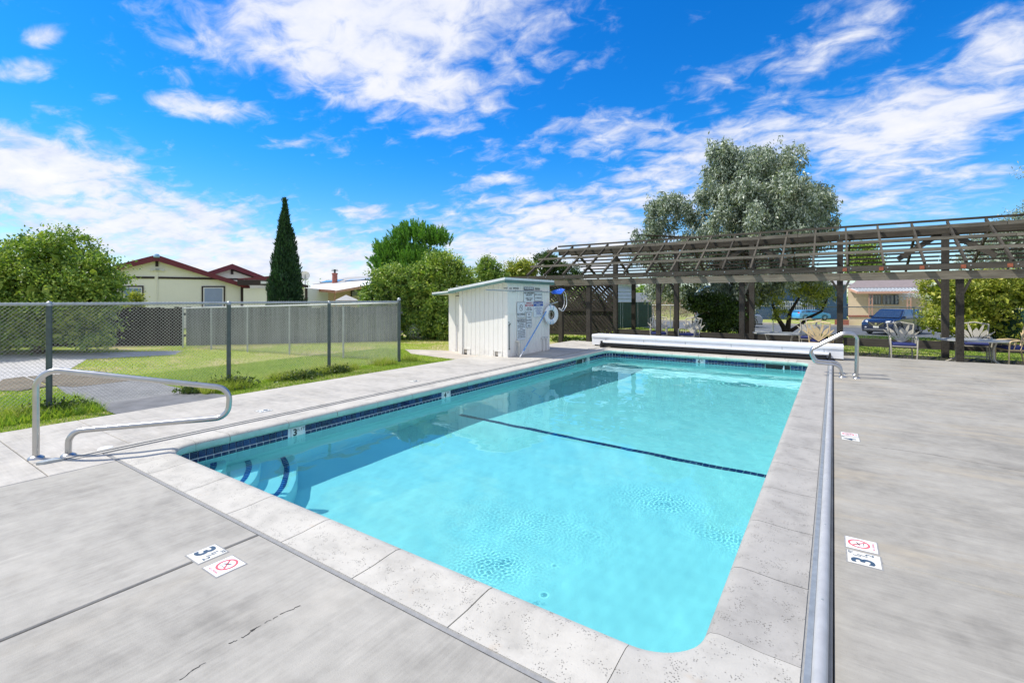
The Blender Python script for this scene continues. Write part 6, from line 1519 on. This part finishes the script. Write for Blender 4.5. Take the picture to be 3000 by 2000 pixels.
# bare pinkish shrubs along the back fence
for i, (px, t, s_) in enumerate(((1500, 27.5, 1.0), (1545, 29, 1.1), (1590, 28.5, 1.0))):
    lb_ = ['bare pinkish shrub right of the green privacy fence', 'bare pinkish shrub behind the second front pergola post', 'bare pinkish shrub left of the dark bush'][i]
    tree('bare_shrub', AT(px, t), [lobe(px, 715, t, s_, .7, .75), lobe(px + 15, 700, t, .6, .5, .5)], 5200, LM['bare'], lb_, 'shrub', (.05, .11), .25, .3, r0=.03, shell=.2, per=40, gzv=-.3, core=0)
# big bush right
t = 18.0
tree('large_bush', AT(2230, 18.5), [lobe(2230, 690, t, 1.3, .9, .8), lobe(2300, 670, t, 1.3, .9, .8), lobe(2170, 660, t, .75, .7, .5), lobe(2190, 735, t, 1.1, .8, .8), lobe(2290, 745, t, 1.5, .9, .8), lobe(2370, 690, t, 1.2, 1.0, 1.2), lobe(2260, 650, t, 1.0, .7, .45)], 42000, LM['yellow'],
     'large dense bush with lime green top at the right edge', 'bush', (.05, .10), .55, .17, r0=.10, shell=.5, gzv=-.12)
# farther trees right, over the roof
t = 34
tree('far_tree', AT(1985, 40), [lobe(1985, 590, 40, 1.3, 1.0, 1.3), lobe(1990, 620, 40, 1.6, 1.2, 1.2)], 5000, LM['mid'], 'light green tree rising behind the tan house roof', 'tree', (.12, .22), .5, .35, r0=.1, per=50)
t = 24
tree('far_tree', AT(2330, 25), [lobe(2250, 600, t, .9, .7, 1.0), lobe(2300, 560, t, 1.4, 1.0, 1.0), lobe(2345, 530, t, 1.1, .9, 1.0), lobe(2345, 600, t, 1.6, 1.0, 1.3)], 12000, LM['euc'], 'sparse grey green tree seen through the right end of the pergola roof', 'tree', (.08, .15), .35, .32, droop=.8, r0=.1, per=46, shell=.3)
tree('far_tree', AT(2390, 16), [lobe(2385, 388, 16, .45, .4, .22), lobe(2440, 470, 16, .8, .6, .7), lobe(2440, 560, 16, .8, .7, .8)], 2200, LM['euc'], 'grey green sprigs entering at the right edge above the pergola', 'tree', (.07, .13), .3, .2, droop=.8, r0=.07, per=36, shell=.4, gzv=-.12)
# distant belt of trees on the horizon, read as one mass
P = []
for k in range(150):
    px = rnd.uniform(-500, 2900); t = rnd.uniform(75, 110); x, y = AT(px, t); P.append((x, y, rnd.uniform(.4, 2.6), rnd.uniform(2.5, 5), rnd.uniform(2, 4), rnd.uniform(1.2, 2.4)))
pp, nr = crown_points(P, 26000, 1.0, 40, .3); Ls = rng.uniform(.4, .9, len(pp))
o = leaf_quads(pp, unit(rng.normal(size=pp.shape)), Ls, Ls * .6, LM['mid'], 'distant_trees'); o['kind'] = 'stuff'; tag(o, 'low belt of distant trees along the horizon', 'trees')

# ------------------------------------------------------------------ grass
def blades(name, n_, region, h, mat, w=.006, mask=None, lean=.45, z0=None):
    x0, x1, y0, y1 = region; x = rng.uniform(x0, x1, n_); y = rng.uniform(y0, y1, n_)
    if mask is not None: k = mask(x, y); x, y = x[k], y[k]
    z = np.array([gz(a, b_) for a, b_ in zip(x, y)]) if z0 is None else np.full(len(x), z0)
    n_ = len(x); hh = rng.uniform(h[0], h[1], n_) * (1 if True else 1); a = rng.random(n_) * 6.283; ww = rng.uniform(.6, 1.4, n_) * w
    ln_ = rng.normal(size=(n_, 2)) * lean * hh[:, None]
    b0 = np.stack([x - np.cos(a) * ww, y - np.sin(a) * ww, z - .005], 1); b1 = np.stack([x + np.cos(a) * ww, y + np.sin(a) * ww, z - .005], 1)
    tp = np.stack([x + ln_[:, 0], y + ln_[:, 1], z + hh], 1); co = np.stack([b0, b1, tp], 1).reshape(-1, 3); F = np.arange(n_ * 3).reshape(-1, 3)
    o = link(name, fast_mesh(name, co, F, mat)); o['kind'] = 'stuff'; return o
from mathutils.geometry import intersect_point_tri_2d
def in_poly(x, y, poly):
    c = np.zeros(len(x), bool); n_ = len(poly)
    for i in range(n_):
        (xa, ya), (xb, yb) = poly[i], poly[(i + 1) % n_]
        k = ((ya > y) != (yb > y)) & (x < (xb - xa) * (y - ya) / ((yb - ya) if yb != ya else 1e-9) + xa); c ^= k
    return c
polyA = [(-7.73, 2.28), (-7.73, 3.75), G(430, 893), G(330, 868), G(232, 850), G(130, 884), G(150, 900)]
polyB = [G(-200, 895), G(-200, 845), G(-120, 815), G(420, 803), G(400, 812), G(200, 822), G(160, 845), G(238, 850), G(330, 868), G(170, 886), G(40, 895), G(-30, 893)]
polyC = [(-9.6, 9.3), (-7.74, 9.05), (-7.74, 10.0), (-8.4, 10.0), (-8.4, 12.3), (-9.5, 12.3), (-9.4, 10.42), (-10.6, 10.0)]
free = lambda x, y: ~(in_poly(x, y, polyA) | in_poly(x, y, polyB) | in_poly(x, y, polyC))
blades('lawn_grass', 150000, (-11.5, -7.735, .2, 9.9), (.012, .038), LM['grass'], .005, free)
blades('lawn_grass', 56000, (-17, -8.7, 2.5, 13.5), (.015, .045), LM['grassdry'], .007, free)
blades('tall_grass', 26000, (-9.15, -8.45, .3, 8.5), (.05, .20), LM['grassdry'], .006, lambda x, y: free(x, y) & ((np.sin(y * 2.3) + np.sin(y * 5.1 + 1)) > -.5) & (np.abs(x + 8.7 - .1 * np.sin(y * 1.7)) < .30))
blades('tall_grass', 9000, (-9.6, -8.2, .3, 2.3), (.04, .15), LM['grass'], .007, free)
blades('tall_grass', 3000, (-8.75, -8.25, 3.55, 4.25), (.05, .18), LM['grassdry'], .007)
blades('lawn_grass', 70000, (-12, 9, 15.36, 26), (.02, .06), LM['grass'], .010, lambda x, y: (y > 17.4) | (x < -6.6))
shade_bed = MB(); shade_bed.box((-6.5, 15.34, -.14), (8.6, 17.5, -.108)); tag(shade_bed.build('shaded_soil_strip', M['shade_bed']), kind='structure')  # dark soil strip with the shade under the pergola painted in
blades('weeds', 2600, (-7, 9, 15.36, 17.3), (.04, .12), LM['ground'], .009)  # darker leaf colour here to keep the painted shade
# dark weed clumps on the fence line and ivy at the pergola foot
def weed(x, y, r_, n_, label, mat=LM['ground'], h=.12):
    root = empty('weed_clump', (x, y, gz(x, y)), label=label, cat='weed', group='weeds along the fence line')
    P = rng.normal(size=(n_, 3)) * np.array([r_ * .8, r_, h * .4]); P[:, 2] = np.abs(P[:, 2]) + .01; Ls = rng.uniform(.03, .07, n_)
    leaf_quads(P, unit(rng.normal(size=(n_, 3)) + np.array([0, 0, .6])), Ls, Ls * .5, mat, 'leaves', root)
weed(-8.60, 4.10, .16, 1400, 'dark weed clump at the foot of the second fence post', h=.16)
weed(-8.62, 1.90, .15, 1200, 'dark weed clump at the foot of the leftmost visible fence post', h=.14)
weed(-8.50, 5.35, .20, 1200, 'dark weed clump halfway between the second and third fence posts')
weed(-8.52, 6.15, .14, 900, 'dark weed clump at the foot of the third fence post')
weed(-8.60, 3.55, .10, 800, 'dry weed tuft at the edge of the asphalt path', h=.12)
def ivy(x0, x1, y, n_):
    P = np.stack([rng.uniform(x0, x1, n_), y + rng.normal(size=n_) * .13, np.abs(rng.normal(size=n_)) * .05 - .06], 1); Ls = rng.uniform(.05, .09, n_)
    o = leaf_quads(P, unit(rng.normal(size=(n_, 3)) + np.array([0, 0, .6])), Ls, Ls * .8, LM['ground'], 'ground_cover'); o['kind'] = 'stuff'
ivy(-8.6, -6.6, 15.55, 1800)

# ------------------------------------------------------------------ sprinkler water
def spray(name, p0, v0, n_, spread, label, r_=(.006, .014), T_=1.0):
    """droplets thrown from p0 with velocity v0"""
    t_ = rng.random(n_) * T_; v = np.array(v0) + rng.normal(size=(n_, 3)) * spread; P = np.array(p0) + v * t_[:, None] + np.array([0, 0, -4.9]) * (t_ ** 2)[:, None]
    P = P[P[:, 2] > -.1]; n_ = len(P); o6_ = np.array([(1, 0, 0), (-1, 0, 0), (0, 1, 0), (0, -1, 0), (0, 0, 1.3), (0, 0, -1.3)]); rr = rng.uniform(*r_, n_)
    co = (P[:, None, :] + o6_[None] * rr[:, None, None]).reshape(-1, 3)
    f = np.array([(0, 2, 4), (2, 1, 4), (1, 3, 4), (3, 0, 4), (2, 0, 5), (1, 2, 5), (3, 1, 5), (0, 3, 5)]); F = (f[None] + (np.arange(n_) * 6)[:, None, None]).reshape(-1, 3)
    o = link(name, fast_mesh(name, co, F, M['drop'])); o['kind'] = 'stuff'; tag(o, label, 'water spray'); return o
p = AT(2200, 19.5); q = AT(2065, 19.5); T_ = .75
spray('sprinkler_spray', (p[0], p[1], .1), ((q[0] - p[0]) / T_, (q[1] - p[1]) / T_, 1.75 / T_ + 4.9 * T_ * .86), 1500, .14, 'arc of sprinkler water crossing in front of the navy car', (.005, .013), T_)
p = G(942, 778); q = AT(1000, 15.0)
spray('sprinkler_spray', (p[0], p[1], .1), (1.1, -.5, 2.4), 1200, .35, 'fine sprinkler mist on the lawn left of the shed', (.003, .007), .5)
spray('sprinkler_spray', (p[0], p[1], .1), (-1.2, -.8, 4.6), 1200, .6, 'faint mist of sprinkler water by the fence end post', (.003, .006), .75)
# stones on the lawn left of the shed
for (px, py, s_, lb_) in ((962, 768, .16, 'pale flat stone left of the shed behind the sprinkler'), (985, 765, .13, 'smaller pale stone nearer to the shed')):
    x, y = G(px, py); m = MB(); m.lathe([(0, .5), (.5, .45), (.9, .2), (1, 0), (.9, -.2)], 10); me = m.mesh('garden_stone', M['stone'], True)
    for v in me.vertices: v.co *= 1 + .25 * noise.noise(v.co * 2.0)
    o = link('garden_stone', me, None, (x, y, -.02)); o.scale = (s_ * 1.6, s_, s_ * .7); tag(o, lb_, 'stone')
